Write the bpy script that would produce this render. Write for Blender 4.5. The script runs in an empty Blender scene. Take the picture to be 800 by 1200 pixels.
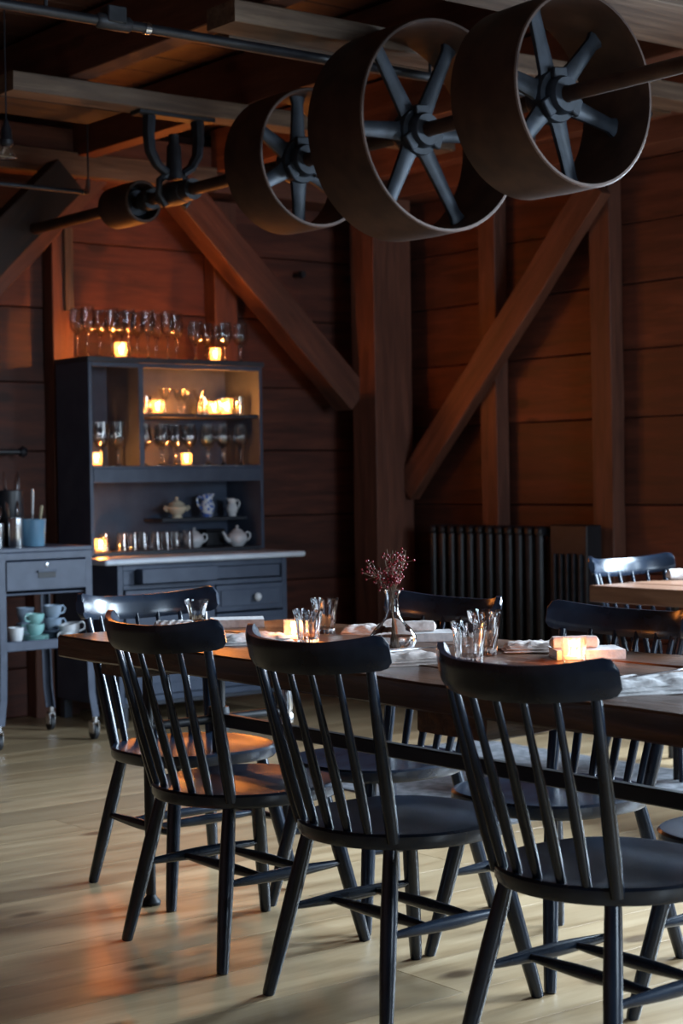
import bpy, bmesh, math, random
from mathutils import Vector, Matrix, noise
random.seed(7)
R = math.radians
S = bpy.context.scene
COL = S.collection
PI = math.pi

# ------------------------------------------------------------------ camera
CAM_H = 1.2
YAW, PITCH, ROLL = R(38), math.atan(40 / 2050), 0.015
cam_d = bpy.data.cameras.new('camera')
cam = bpy.data.objects.new('camera', cam_d)
COL.objects.link(cam)
S.camera = cam
fw = Vector((math.sin(YAW) * math.cos(PITCH), math.cos(YAW) * math.cos(PITCH), -math.sin(PITCH)))
r0 = Vector((math.cos(YAW), -math.sin(YAW), 0))
u0 = r0.cross(fw)
rt = r0 * math.cos(ROLL) - u0 * math.sin(ROLL)
up = u0 * math.cos(ROLL) + r0 * math.sin(ROLL)
M = Matrix((rt, up, -fw)).transposed().to_4x4()
M.translation = (0, 0, CAM_H)
cam.matrix_world = M
cam_d.sensor_fit = 'VERTICAL'
cam_d.sensor_height = 36
cam_d.lens = 2050 / 1200 * 36
cam_d.clip_start = .05
cam_d.dof.use_dof = True
cam_d.dof.focus_distance = 4.35
cam_d.dof.aperture_fstop = 5.0

# ------------------------------------------------------------------ world, exposure
S.view_settings.view_transform = 'Standard'
S.view_settings.look = 'None'
S.view_settings.gamma = 1
S.view_settings.use_curve_mapping = False
S.view_settings.exposure = 0.0
W = bpy.data.worlds.new('overcast_sky')
S.world = W
W.use_nodes = True
W.node_tree.nodes['Background'].inputs[0].default_value = (.55, .70, 1.0, 1)
W.node_tree.nodes['Background'].inputs[1].default_value = 1.2

# ------------------------------------------------------------------ lights
def area(name, loc, target, sx, sy, power, color, spread=180):
    l = bpy.data.lights.new(name, 'AREA')
    l.shape = 'RECTANGLE'; l.size = sx; l.size_y = sy
    l.energy = power; l.color = color; l.spread = R(spread)
    o = bpy.data.objects.new(name, l); COL.objects.link(o)
    o.location = loc
    o.rotation_euler = (Vector(target) - Vector(loc)).to_track_quat('-Z', 'Y').to_euler()
    return o
def spot(name, loc, target, power, color, angle, blend=.3, rad=.02):
    l = bpy.data.lights.new(name, 'SPOT')
    l.energy = power; l.color = color; l.spot_size = R(angle); l.spot_blend = blend
    l.shadow_soft_size = rad
    o = bpy.data.objects.new(name, l); COL.objects.link(o)
    o.location = loc
    o.rotation_euler = (Vector(target) - Vector(loc)).to_track_quat('-Z', 'Y').to_euler()
    return o
COOL = (.66, .83, 1.0)
WARM = (1.0, .42, .13)
# daylight coming in through the three windows (two in the right wall, one behind)
area('daylight_window_1', (6.75, 3.9, 1.65), (4.6, 3.9, 0), 1.3, 1.4, 400, COOL, 130)
area('daylight_window_2', (6.75, 1.6, 1.65), (3.8, 2.2, 0), 1.3, 1.4, 340, COOL, 130)
area('daylight_window_3', (3.6, -2.15, 1.7), (3.8, 5.0, .3), 1.9, 1.5, 120, COOL, 130)
# warm spots added to tint the walls, without any fixture
spot('warm_spot_on_wall', (4.9, 6.95, 2.68), (4.9, 8.05, 2.1), 8, (1, .34, .10), 120, 1.0, .05)
spot('warm_spot_on_right_wall', (4.9, 5.6, 2.60), (6.4, 6.6, 1.6), 3.5, (1, .32, .17), 75, 1.0, .1)
# unseen spot added for a warm streak on the floor behind the left chairs
FSP, FST = Vector((.4, 4.5, 2.2)), Vector((2.31, 3.98, 0))
fs = spot('added_streak_spot', FSP, FST, 190, (1, .27, .06), 20, .1, .0015)

# ------------------------------------------------------------------ helpers
def mat(name, color, rough=.5, metal=0., spec=.5, coat=0., emit=None, est=0.):
    m = bpy.data.materials.new(name); m.use_nodes = True
    b = m.node_tree.nodes['Principled BSDF']
    b.inputs['Base Color'].default_value = (*color, 1)
    b.inputs['Roughness'].default_value = rough
    b.inputs['Metallic'].default_value = metal
    b.inputs['Specular IOR Level'].default_value = spec
    b.inputs['Coat Weight'].default_value = coat
    if emit:
        b.inputs['Emission Color'].default_value = (*emit, 1)
        b.inputs['Emission Strength'].default_value = est
    return m
def grain(name, c_dark, c_mid, c_light, rough=.6, scale=(1.2, 14, 14), bump=.25, knots=0., coat=0., wear=None, rr=.15, nscale=2.2):
    """wood-like material: grain along the object's local X"""
    m = bpy.data.materials.new(name); m.use_nodes = True
    nt = m.node_tree; N = nt.nodes; L = nt.links
    b = N['Principled BSDF']
    tc = N.new('ShaderNodeTexCoord'); oi = N.new('ShaderNodeObjectInfo')
    mul = N.new('ShaderNodeMath'); mul.operation = 'MULTIPLY'; mul.inputs[1].default_value = 37.
    L.new(oi.outputs['Random'], mul.inputs[0])
    mp = N.new('ShaderNodeMapping'); mp.inputs['Scale'].default_value = scale
    L.new(tc.outputs['Object'], mp.inputs['Vector'])
    n1 = N.new('ShaderNodeTexNoise'); n1.noise_dimensions = '4D'
    n1.inputs['Scale'].default_value = nscale; n1.inputs['Detail'].default_value = 7; n1.inputs['Roughness'].default_value = .62
    n1.inputs['Distortion'].default_value = .6
    L.new(mp.outputs[0], n1.inputs['Vector']); L.new(mul.outputs[0], n1.inputs['W'])
    cr = N.new('ShaderNodeValToRGB')
    e = cr.color_ramp.elements
    e[0].position = .3; e[0].color = (*c_dark, 1); e[1].position = .72; e[1].color = (*c_light, 1)
    k = e.new(.5); k.color = (*c_mid, 1)
    L.new(n1.outputs['Fac'], cr.inputs[0])
    col = cr.outputs[0]
    # board to board variation
    hv = N.new('ShaderNodeHueSaturation')
    mr = N.new('ShaderNodeMapRange'); mr.inputs[3].default_value = .78; mr.inputs[4].default_value = 1.22
    L.new(oi.outputs['Random'], mr.inputs[0]); L.new(mr.outputs[0], hv.inputs['Value']); L.new(col, hv.inputs['Color'])
    col = hv.outputs[0]
    if knots:
        mp2 = N.new('ShaderNodeMapping'); mp2.inputs['Scale'].default_value = (1.9, 4.2, 4.2)
        L.new(tc.outputs['Object'], mp2.inputs['Vector'])
        v = N.new('ShaderNodeTexVoronoi'); v.inputs['Scale'].default_value = 1.0
        va = N.new('ShaderNodeVectorMath'); va.operation = 'ADD'
        L.new(mp2.outputs[0], va.inputs[0]); L.new(mul.outputs[0], va.inputs[1]); L.new(va.outputs[0], v.inputs['Vector'])
        kr = N.new('ShaderNodeMapRange'); kr.inputs[1].default_value = .08; kr.inputs[2].default_value = .15
        kr.inputs[3].default_value = knots; kr.inputs[4].default_value = 0.
        L.new(v.outputs['Distance'], kr.inputs[0])
        mx = N.new('ShaderNodeMix'); mx.data_type = 'RGBA'
        L.new(kr.outputs[0], mx.inputs[0]); L.new(col, mx.inputs[6]); mx.inputs[7].default_value = (c_dark[0] * .35, c_dark[1] * .3, c_dark[2] * .28, 1)
        col = mx.outputs[2]
    if wear:
        n2 = N.new('ShaderNodeTexNoise'); n2.inputs['Scale'].default_value = 1.7; n2.inputs['Detail'].default_value = 5
        L.new(tc.outputs['Object'], n2.inputs['Vector'])
        wr = N.new('ShaderNodeMapRange'); wr.inputs[1].default_value = .45; wr.inputs[2].default_value = .75; wr.inputs[4].default_value = .8
        L.new(n2.outputs['Fac'], wr.inputs[0])
        mx = N.new('ShaderNodeMix'); mx.data_type = 'RGBA'
        L.new(wr.outputs[0], mx.inputs[0]); L.new(col, mx.inputs[6]); mx.inputs[7].default_value = (*wear, 1)
        col = mx.outputs[2]
    L.new(col, b.inputs['Base Color'])
    r2 = N.new('ShaderNodeMapRange'); r2.inputs[3].default_value = max(.05, rough - rr); r2.inputs[4].default_value = min(1, rough + rr)
    L.new(n1.outputs['Fac'], r2.inputs[0]); L.new(r2.outputs[0], b.inputs['Roughness'])
    bp = N.new('ShaderNodeBump'); bp.inputs['Strength'].default_value = bump; bp.inputs['Distance'].default_value = .01
    L.new(n1.outputs['Fac'], bp.inputs['Height']); L.new(bp.outputs[0], b.inputs['Normal'])
    b.inputs['Coat Weight'].default_value = coat; b.inputs['Coat Roughness'].default_value = .25
    return m
def speckle(name, c1, c2, rough, scale=40, metal=0., bump=.1, spec=.5):
    m = bpy.data.materials.new(name); m.use_nodes = True
    nt = m.node_tree; N = nt.nodes; L = nt.links; b = N['Principled BSDF']
    tc = N.new('ShaderNodeTexCoord')
    n = N.new('ShaderNodeTexNoise'); n.inputs['Scale'].default_value = scale; n.inputs['Detail'].default_value = 6
    L.new(tc.outputs['Object'], n.inputs['Vector'])
    cr = N.new('ShaderNodeValToRGB'); e = cr.color_ramp.elements
    e[0].position = .35; e[0].color = (*c1, 1); e[1].position = .68; e[1].color = (*c2, 1)
    L.new(n.outputs['Fac'], cr.inputs[0]); L.new(cr.outputs[0], b.inputs['Base Color'])
    bp = N.new('ShaderNodeBump'); bp.inputs['Strength'].default_value = bump; bp.inputs['Distance'].default_value = .004
    L.new(n.outputs['Fac'], bp.inputs['Height']); L.new(bp.outputs[0], b.inputs['Normal'])
    b.inputs['Roughness'].default_value = rough; b.inputs['Metallic'].default_value = metal
    b.inputs['Specular IOR Level'].default_value = spec
    return m
def thin_glass(name, tint=(1, 1, 1), body=.05, edge=.85, rough=.03):
    m = bpy.data.materials.new(name); m.use_nodes = True
    nt = m.node_tree; N = nt.nodes; L = nt.links
    for n in list(N): N.remove(n)
    out = N.new('ShaderNodeOutputMaterial'); mix = N.new('ShaderNodeMixShader')
    tr = N.new('ShaderNodeBsdfTransparent'); tr.inputs[0].default_value = (*tint, 1)
    gl = N.new('ShaderNodeBsdfGlossy'); gl.inputs['Roughness'].default_value = rough
    lw = N.new('ShaderNodeLayerWeight'); lw.inputs[0].default_value = .5
    mr = N.new('ShaderNodeMapRange'); mr.inputs[1].default_value = 0; mr.inputs[2].default_value = 1
    mr.inputs[3].default_value = body; mr.inputs[4].default_value = edge
    L.new(lw.outputs['Facing'], mr.inputs[0]); L.new(mr.outputs[0], mix.inputs[0])
    L.new(tr.outputs[0], mix.inputs[1]); L.new(gl.outputs[0], mix.inputs[2]); L.new(mix.outputs[0], out.inputs[0])
    return m

MT = {}
MT['wall'] = grain('red_brown_boards', (.030, .008, .005), (.068, .018, .010), (.12, .034, .018), .62, (1.0, 9, 9), .3, knots=.7)
MT['timber'] = grain('old_red_timber', (.055, .018, .010), (.095, .033, .019), (.15, .055, .032), .62, (1.1, 10, 10), .4, knots=.5)
MT['timber_dark'] = grain('dark_timber', (.012, .006, .004), (.024, .011, .007), (.045, .020, .012), .75, (1.1, 10, 10), .4)
MT['ceil'] = grain('ceiling_boards', (.035, .012, .007), (.062, .022, .012), (.10, .036, .020), .6, (1.0, 9, 9), .3, knots=.5)
MT['grey_wood'] = grain('weathered_grey_wood', (.055, .034, .023), (.11, .072, .048), (.19, .135, .093), .75, (1.0, 12, 12), .5, knots=.6)
MT['floor'] = grain('pine_floor', (.25, .165, .085), (.37, .265, .150), (.47, .355, .215), .34, (.7, 7, 7), .12, knots=.85, rr=.1)
MT['table'] = grain('dark_oiled_table_wood', (.024, .010, .004), (.080, .032, .012), (.19, .080, .030), .36, (1.3, 14, 14), .5, knots=.6, coat=.25, rr=.12)
MT['table2'] = grain('pale_table_wood', (.12, .055, .032), (.19, .095, .055), (.27, .15, .09), .38, (1.3, 12, 12), .3)
MT['chair'] = speckle('blue_black_paint', (.007, .012, .023), (.013, .022, .039), .25, 18, bump=.03)
MT['paint'] = speckle('slate_blue_paint', (.038, .052, .088), (.056, .076, .118), .5, 9, bump=.05)
MT['paint_dark'] = speckle('dark_slate_paint', (.020, .024, .034), (.032, .038, .052), .55, 9, bump=.05)
MT['cart'] = speckle('blue_grey_metal_paint', (.038, .050, .082), (.058, .074, .115), .45, 14, bump=.05)
MT['enamel'] = speckle('white_enamel', (.55, .60, .68), (.68, .73, .80), .35, 6, bump=.02)
MT['iron'] = speckle('black_iron', (.012, .014, .018), (.030, .033, .040), .5, 25, metal=.3, bump=.15)
MT['iron_blue'] = speckle('worn_blue_black_iron', (.012, .016, .022), (.030, .038, .052), .5, 14, metal=.35, bump=.2)
MT['rust'] = speckle('rusty_brown_iron', (.030, .014, .009), (.062, .030, .018), .6, 10, metal=.35, bump=.25)
MT['black'] = speckle('black_paint', (.006, .007, .010), (.012, .013, .018), .45, 20, bump=.05)
MT['steel'] = mat('steel', (.62, .63, .65), .22, 1.)
MT['rubber'] = mat('rubber', (.02, .021, .025), .6)
MT['white'] = speckle('white_china', (.62, .64, .66), (.74, .75, .77), .22, 5, bump=0)
MT['cream'] = speckle('cream_china', (.60, .53, .40), (.74, .66, .50), .25, 5, bump=0)
MT['paleblue'] = speckle('pale_blue_china', (.36, .47, .60), (.46, .57, .70), .25, 5, bump=0)
MT['aqua'] = speckle('aqua_china', (.24, .48, .47), (.34, .60, .58), .25, 5, bump=0)
MT['greyblue'] = speckle('grey_blue_china', (.14, .19, .27), (.20, .26, .35), .3, 5, bump=0)
MT['linen'] = speckle('linen', (.48, .47, .47), (.62, .60, .59), .9, 90, bump=.4)
MT['linen_pink'] = speckle('linen_rose', (.52, .44, .40), (.66, .58, .54), .9, 90, bump=.4)
MT['paper'] = mat('paper', (.70, .68, .66), .7)
MT['rug'] = speckle('grey_rug', (.10, .11, .125), (.26, .27, .29), .95, 28, bump=.8)
MT['glass'] = thin_glass('clear_glass', body=.018, edge=.45, rough=.06)
MT['glass_thick'] = thin_glass('pressed_glass', body=.13, edge=1.0, rough=.04)
def real_glass(name, tint=(1, 1, 1), rough=.0):
    m = bpy.data.materials.new(name); m.use_nodes = True
    b = m.node_tree.nodes['Principled BSDF']
    b.inputs['Base Color'].default_value = (*tint, 1)
    b.inputs['Transmission Weight'].default_value = 1; b.inputs['IOR'].default_value = 1.47
    b.inputs['Roughness'].default_value = rough
    return m
def glow_glass():
    m = thin_glass('votive_glass', body=.10, edge=.8, rough=.05)
    nt = m.node_tree; N = nt.nodes; L = nt.links
    out = [n for n in N if n.type == 'OUTPUT_MATERIAL'][0]
    src = out.inputs[0].links[0].from_socket
    tl = N.new('ShaderNodeBsdfTranslucent'); tl.inputs[0].default_value = (.9, .86, .8, 1)
    mx = N.new('ShaderNodeMixShader'); mx.inputs[0].default_value = .035
    L.new(src, mx.inputs[1]); L.new(tl.outputs[0], mx.inputs[2]); L.new(mx.outputs[0], out.inputs[0])
    return m
MT['votive'] = glow_glass()
MT['crystal'] = real_glass('table_glass')
MT['wax'] = mat('wax', (.8, .6, .38), .5, emit=(1., .38, .08), est=5.0)
MT['flame'] = mat('flame', (1, .7, .3), .5, emit=(1., .46, .12), est=70.)
MT['berry'] = mat('berry_red', (.20, .008, .014), .3)
MT['twig'] = mat('twig', (.16, .10, .06), .7)
MT['bucket'] = speckle('blue_enamel', (.08, .17, .26), (.12, .24, .34), .3, 7, bump=0)
MT['bone'] = mat('bone_handle', (.55, .48, .32), .4)
MT['print_blue'] = None
def water():
    m = bpy.data.materials.new('water'); m.use_nodes = True
    b = m.node_tree.nodes['Principled BSDF']
    b.inputs['Transmission Weight'].default_value = 1; b.inputs['IOR'].default_value = 1.33
    b.inputs['Roughness'].default_value = 0
    return m
MT['water'] = water()
def blue_pattern():
    m = bpy.data.materials.new('blue_flower_print'); m.use_nodes = True
    nt = m.node_tree; N = nt.nodes; L = nt.links; b = N['Principled BSDF']
    tc = N.new('ShaderNodeTexCoord')
    v = N.new('ShaderNodeTexVoronoi'); v.inputs['Scale'].default_value = 45
    n = N.new('ShaderNodeTexNoise'); n.inputs['Scale'].default_value = 30
    L.new(tc.outputs['Object'], v.inputs['Vector']); L.new(tc.outputs['Object'], n.inputs['Vector'])
    a = N.new('ShaderNodeMath'); a.operation = 'MULTIPLY'
    L.new(v.outputs['Distance'], a.inputs[0]); L.new(n.outputs['Fac'], a.inputs[1])
    cr = N.new('ShaderNodeValToRGB'); e = cr.color_ramp.elements
    e[0].position = .20; e[0].color = (.10, .18, .50, 1); e[1].position = .27; e[1].color = (.68, .72, .78, 1)
    L.new(a.outputs[0], cr.inputs[0]); L.new(cr.outputs[0], b.inputs['Base Color'])
    b.inputs['Roughness'].default_value = .22
    return m
MT['print_blue'] = blue_pattern()

# ---- object helpers
def thing(name, label, cat, loc=(0, 0, 0), rz=0, group=None):
    o = bpy.data.objects.new(name, None); COL.objects.link(o)
    o.empty_display_size = .05
    o.location = loc; o.rotation_euler = (0, 0, rz)
    o['label'] = label; o['category'] = cat
    if group: o['group'] = group
    return o
def tag(o, label, cat, group=None, kind=None):
    o['label'] = label; o['category'] = cat
    if group: o['group'] = group
    if kind: o['kind'] = kind
    return o
def meshobj(name, bm, m, parent=None, loc=None, rot=None, smooth=True, label=None):
    if isinstance(bm, bpy.types.Mesh): me = bm
    else:
        bmesh.ops.recalc_face_normals(bm, faces=bm.faces)
        me = bpy.data.meshes.new(name)
        bm.to_mesh(me); bm.free()
        if smooth:
            for p in me.polygons: p.use_smooth = True
            try: me.set_sharp_from_angle(angle=R(38))
            except Exception: pass
        me.materials.append(m)
    o = bpy.data.objects.new(name, me); COL.objects.link(o)
    if parent: o.parent = parent
    if loc is not None: o.location = loc
    if rot is not None: o.rotation_euler = rot
    if label: o['label'] = label
    return o
def children(o): return [c for c in list(COL.objects) if c.parent == o]
def copy_tree(src, loc, rz, label=None, group=None):
    r = src.copy(); COL.objects.link(r); r.location = loc; r.rotation_euler = (0, 0, rz)
    if label: r['label'] = label
    if group: r['group'] = group
    for c in KIDS[src.name]:
        d = c.copy(); COL.objects.link(d); d.parent = r
        for g in KIDS.get(c.name, []):
            h = g.copy(); COL.objects.link(h); h.parent = d
    return r
KIDS = {}
def register(o):
    allo = list(COL.objects)
    KIDS[o.name] = [c for c in allo if c.parent == o]
    for c in KIDS[o.name]:
        KIDS[c.name] = [g for g in allo if g.parent == c]

# ---- mesh helpers
def box(bm, x0, x1, y0, y1, z0, z1, bev=0.003, mx=None):
    v = [bm.verts.new((x, y, z)) for z in (z0, z1) for y in (y0, y1) for x in (x0, x1)]
    fs = [bm.faces.new([v[i] for i in f]) for f in ((0, 2, 3, 1), (4, 5, 7, 6), (0, 1, 5, 4), (2, 6, 7, 3), (0, 4, 6, 2), (1, 3, 7, 5))]
    if mx: bmesh.ops.transform(bm, matrix=mx, verts=v)
    if bev > 0:
        es = list({e for f in fs for e in f.edges})
        bmesh.ops.bevel(bm, geom=es, offset=bev, segments=1, affect='EDGES')
def tube(bm, pts, rad, n=10, caps=True, sq=1.0):
    """tube through points with radii"""
    pts = [Vector(p) for p in pts]
    if not hasattr(rad, '__len__'): rad = [rad] * len(pts)
    rings = []
    prev = None
    for i, p in enumerate(pts):
        t = (pts[min(i + 1, len(pts) - 1)] - pts[max(i - 1, 0)]).normalized()
        if prev is None:
            a = Vector((0, 0, 1)) if abs(t.z) < .9 else Vector((1, 0, 0))
            u = t.cross(a).normalized()
        else:
            u = (prev - t * prev.dot(t)).normalized()
        prev = u
        w = t.cross(u)
        rings.append([bm.verts.new(p + (u * math.cos(2 * PI * k / n) + w * math.sin(2 * PI * k / n) * sq) * rad[i]) for k in range(n)])
    for a, b in zip(rings, rings[1:]):
        for k in range(n):
            bm.faces.new((a[k], a[(k + 1) % n], b[(k + 1) % n], b[k]))
    if caps:
        bm.faces.new(rings[0][::-1]); bm.faces.new(rings[-1])
def lathe(bm, prof, n=20, c=(0, 0, 0), close=False, flute=0, fdepth=0.):
    """prof: list of (r, z [, flutefactor]); axis Z"""
    rings = []
    for q in prof:
        r, z = q[0], q[1]
        ff = q[2] if len(q) > 2 else 0
        if r < 1e-5:
            rings.append([bm.verts.new((c[0], c[1], c[2] + z))])
        else:
            ring = []
            for k in range(n):
                a = 2 * PI * k / n
                rr = r * (1 - ff * fdepth * (.5 + .5 * math.cos(a * flute))) if flute else r
                ring.append(bm.verts.new((c[0] + rr * math.cos(a), c[1] + rr * math.sin(a), c[2] + z)))
            rings.append(ring)
    for a, b in zip(rings, rings[1:]):
        if len(a) == 1 and len(b) == 1: continue
        for k in range(n):
            k2 = (k + 1) % n
            if len(a) == 1: bm.faces.new((a[0], b[k2], b[k]))
            elif len(b) == 1: bm.faces.new((a[k], a[k2], b[0]))
            else: bm.faces.new((a[k], a[k2], b[k2], b[k]))
    return rings
def NB(): return bmesh.new()
def newtube(name, pts, rad, m, parent=None, n=10, **k):
    bm = NB(); tube(bm, pts, rad, n); return meshobj(name, bm, m, parent, **k)
def newlathe(name, prof, m, parent=None, n=20, **k):
    bm = NB(); fl = k.pop('flute', 0); fd = k.pop('fdepth', 0)
    lathe(bm, prof, n, flute=fl, fdepth=fd); return meshobj(name, bm, m, parent, **k)
def newbox(name, x0, x1, y0, y1, z0, z1, m, parent=None, bev=.003, **k):
    """box whose origin is its own centre (so grain and copies behave)"""
    bm = NB(); cx, cy, cz = (x0 + x1) / 2, (y0 + y1) / 2, (z0 + z1) / 2
    box(bm, x0 - cx, x1 - cx, y0 - cy, y1 - cy, z0 - cz, z1 - cz, bev)
    return meshobj(name, bm, m, parent, loc=(cx, cy, cz), smooth=False, **k)
BOARD_CACHE = {}
def timber(name, p0, p1, w, h, m, parent=None, jit=0.0, seg=1, sidev=None, label=None, bev=.004, seed=0):
    """beam from p0 to p1 (centre line). w measured along sidev, h along the other axis. Local X = grain."""
    p0, p1 = Vector(p0), Vector(p1)
    Lx = (p1 - p0); ln = Lx.length; X = Lx.normalized()
    s = Vector(sidev) if sidev else Vector((0, 0, 1)).cross(X)
    if s.length < 1e-3: s = Vector((0, 1, 0))
    Y = (s - X * s.dot(X)).normalized(); Z = X.cross(Y)
    key = (round(ln, 3), w, h, jit, seg, m.name, seed)
    if key not in BOARD_CACHE:
        bm = NB()
        nx = seg
        rings = []
        rnd = random.Random(seed * 77 + int(ln * 100))
        b = min(bev, w * .3, h * .3)
        prof = [(-w / 2 + b, -h / 2), (w / 2 - b, -h / 2), (w / 2, -h / 2 + b), (w / 2, h / 2 - b), (w / 2 - b, h / 2), (-w / 2 + b, h / 2), (-w / 2, h / 2 - b), (-w / 2, -h / 2 + b)]
        for i in range(nx + 1):
            x = -ln / 2 + ln * i / nx
            dy, dz, sc = (rnd.uniform(-jit, jit), rnd.uniform(-jit, jit), 1 + rnd.uniform(-jit, jit) * 3) if jit else (0, 0, 1)
            rings.append([bm.verts.new((x, y * sc + dy + (rnd.uniform(-jit, jit) * .5 if jit else 0), z * sc + dz)) for y, z in prof])
        for a, c in zip(rings, rings[1:]):
            for k in range(8): bm.faces.new((a[k], a[(k + 1) % 8], c[(k + 1) % 8], c[k]))
        bm.faces.new(rings[0][::-1]); bm.faces.new(rings[-1])
        bmesh.ops.recalc_face_normals(bm, faces=bm.faces)
        me = bpy.data.meshes.new(name); bm.to_mesh(me); bm.free(); me.materials.append(m)
        BOARD_CACHE[key] = me
    o = bpy.data.objects.new(name, BOARD_CACHE[key]); COL.objects.link(o)
    mx = Matrix((X, Y, Z)).transposed().to_4x4(); mx.translation = (p0 + p1) / 2
    o.matrix_world = mx
    if parent: o.parent = parent
    if label: o['label'] = label
    return o
def struct(name, bm_or_none, m, **k):
    o = meshobj(name, bm_or_none, m, smooth=False, **k); o['kind'] = 'structure'; return o
def sbox(name, x0, x1, y0, y1, z0, z1, m, bev=0):
    bm = NB(); box(bm, x0, x1, y0, y1, z0, z1, bev); return struct(name, bm, m)

# ================================================================== SETTING
XR, YL = 6.55, 8.06           # inner faces of the right wall and of the wall behind the cabinet
XN, YN, ZC = -1.6, -2.0, 3.08
MT['backing'] = mat('dark_backing', (.015, .008, .006), .9)

floor = sbox('floor', XN, XR + .2, YN, YL + .2, -.12, -.031, MT['backing'])
y = -1.98; i = 0
rows = []
while y < YL - .02:
    w = .25
    x = XN
    first = True
    while x < XR - .01:
        ln = random.choice([2.2, 2.8, 3.3, 3.9]) if not first else random.choice([1.3, 2.1, 3.0])
        first = False
        x1 = min(x + ln, XR)
        if XR - x1 < .7: x1 = XR
        rows.append((x, x1, y, min(y + w, YL)))
        x = x1
    y += w
for x0, x1, y0, y1 in rows:
    timber('floorboard', (x0 + .0012, (y0 + y1) / 2, -.015), (x1 - .0012, (y0 + y1) / 2, -.015), round(y1 - y0 - .0022, 4), .03, MT['floor'], floor, sidev=(0, 1, 0), bev=.0007)

# ---- wall behind the cabinet (plane Y = YL), wide boards running along X
wall_l = sbox('wall_left', XN, XR + .2, YL + .0345, YL + .2, -.12, ZC + .1, MT['backing'])
zs = [0, .25, .62, .99, 1.36, 1.715, 2.10, 2.45, 2.78, ZC]
for k, (z0, z1) in enumerate(zip(zs, zs[1:])):
    cuts = [XN, .6 + (k % 3) * .7, 3.4 + (k % 2) * .35 - .2 * (k % 3), XR]
    for a, b in zip(cuts, cuts[1:]):
        d = random.uniform(0, .006)
        timber('wall_board', (a + .002, YL + .018 + d, (z0 + z1) / 2), (b - .002, YL + .018 + d, (z0 + z1) / 2), .03, round(z1 - z0 - .005, 4), MT['wall'], wall_l, sidev=(0, 1, 0), seg=6, jit=.0012, seed=k)
# ---- right wall (plane X = XR): boards along Y, with two window openings nearer the camera
wall_r = sbox('wall_right', XR + .035, XR + .2, 5.05, YL + .2, -.12, ZC + .1, MT['backing'])
def sub_backing(name, *a):
    bm = NB(); box(bm, *a, 0); return meshobj(name, bm, MT['backing'], wall_r, smooth=False)
sub_backing('wall_core', XR + .035, XR + .2, YN, 5.05, -.12, .85)
sub_backing('wall_core', XR + .035, XR + .2, YN, 5.05, 2.45, ZC + .1)
for a, b in ((YN, .9), (2.3, 3.2), (4.6, 5.05)):
    sub_backing('wall_core', XR + .035, XR + .2, a, b, .85, 2.45)
zr = [0, .36, .70, 1.042, 1.481, 1.82, 2.15, 2.45, 2.76, ZC]
for k, (z0, z1) in enumerate(zip(zr, zr[1:])):
    spans = [(7.0 + (k % 2) * .0, YL), (5.05, 7.0)] if k % 2 else [(5.05, 6.12), (6.12, YL)]
    zc = (z0 + z1) / 2
    if zc < .85 or zc > 2.45: spans += [(1.6, 5.05), (YN, 1.6)]
    else: spans += [(4.6, 5.05), (2.3, 3.2), (YN, .9)]
    for a, b in spans:
        d = random.uniform(0, .006)
        timber('wall_board', (XR + .018 + d, a + .002, zc), (XR + .018 + d, b - .002, zc), .03, round(z1 - z0 - .005, 4), MT['wall'], wall_r, sidev=(1, 0, 0), seg=5, jit=.0012, seed=k + 20)
# sill filler between .7.. and .85 below windows is a board too
for n_, (a, b) in enumerate(((.9, 2.3), (3.2, 4.6))):
    w_ = thing('window_%d' % (n_ + 1), 'tall timber-framed window in the right wall', 'window'); del w_['category']; del w_['label']
    w_['kind'] = 'structure'
    for (y0, y1, z0, z1) in ((a, b, .85, .91), (a, b, 2.39, 2.45), (a, a + .06, .91, 2.39), (b - .06, b, .91, 2.39)):
        newbox('window_frame', XR - .01, XR + .16, y0, y1, z0, z1, MT['timber_dark'], w_)
    newbox('mullion', XR + .06, XR + .10, (a + b) / 2 - .02, (a + b) / 2 + .02, .91, 2.39, MT['timber_dark'], w_)
    for z in (1.4, 1.9):
        newbox('glazing_bar', XR + .065, XR + .095, a + .06, b - .06, z - .012, z + .012, MT['timber_dark'], w_)
    newbox('glass_pane', XR + .078, XR + .082, a + .05, b - .05, .9, 2.4, MT['glass'], w_, bev=0)
# ---- the two walls out of view
wall_n = sbox('wall_near', XN - .2, XN - .03, YN, YL + .2, 0, ZC + .1, MT['backing'])
wall_b = sbox('wall_back', XN, XR + .2, YN - .2, YN - .03, 0, .85, MT['backing'])
for a in ((XN, 2.6, .85, 2.6), (4.6, XR + .2, .85, 2.6), (XN, XR + .2, 2.6, ZC + .1)):
    bm = NB(); box(bm, a[0], a[1], YN - .2, YN - .03, a[2], a[3], 0); meshobj('wall_core', bm, MT['backing'], wall_b, smooth=False)
for k in range(9):
    z0, z1 = zr[k], zr[k + 1]
    timber('wall_board', (XN - .015, YN, (z0 + z1) / 2), (XN - .015, YL, (z0 + z1) / 2), .03, round(z1 - z0 - .009, 4), MT['wall'], wall_n, sidev=(1, 0, 0))
    if z1 < 1.0 or z0 > 2.5:
        timber('wall_board', (XN, YN - .015, (z0 + z1) / 2), (XR, YN - .015, (z0 + z1) / 2), .03, round(z1 - z0 - .009, 4), MT['wall'], wall_b, sidev=(0, 1, 0))
    else:
        for a, b in ((XN, 2.6), (4.6, XR)):
            timber('wall_board', (a, YN - .015, (z0 + z1) / 2), (b, YN - .015, (z0 + z1) / 2), .03, round(z1 - z0 - .009, 4), MT['wall'], wall_b, sidev=(0, 1, 0))
w_ = bpy.data.objects.new('window_3', None); COL.objects.link(w_); w_['kind'] = 'structure'
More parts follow.
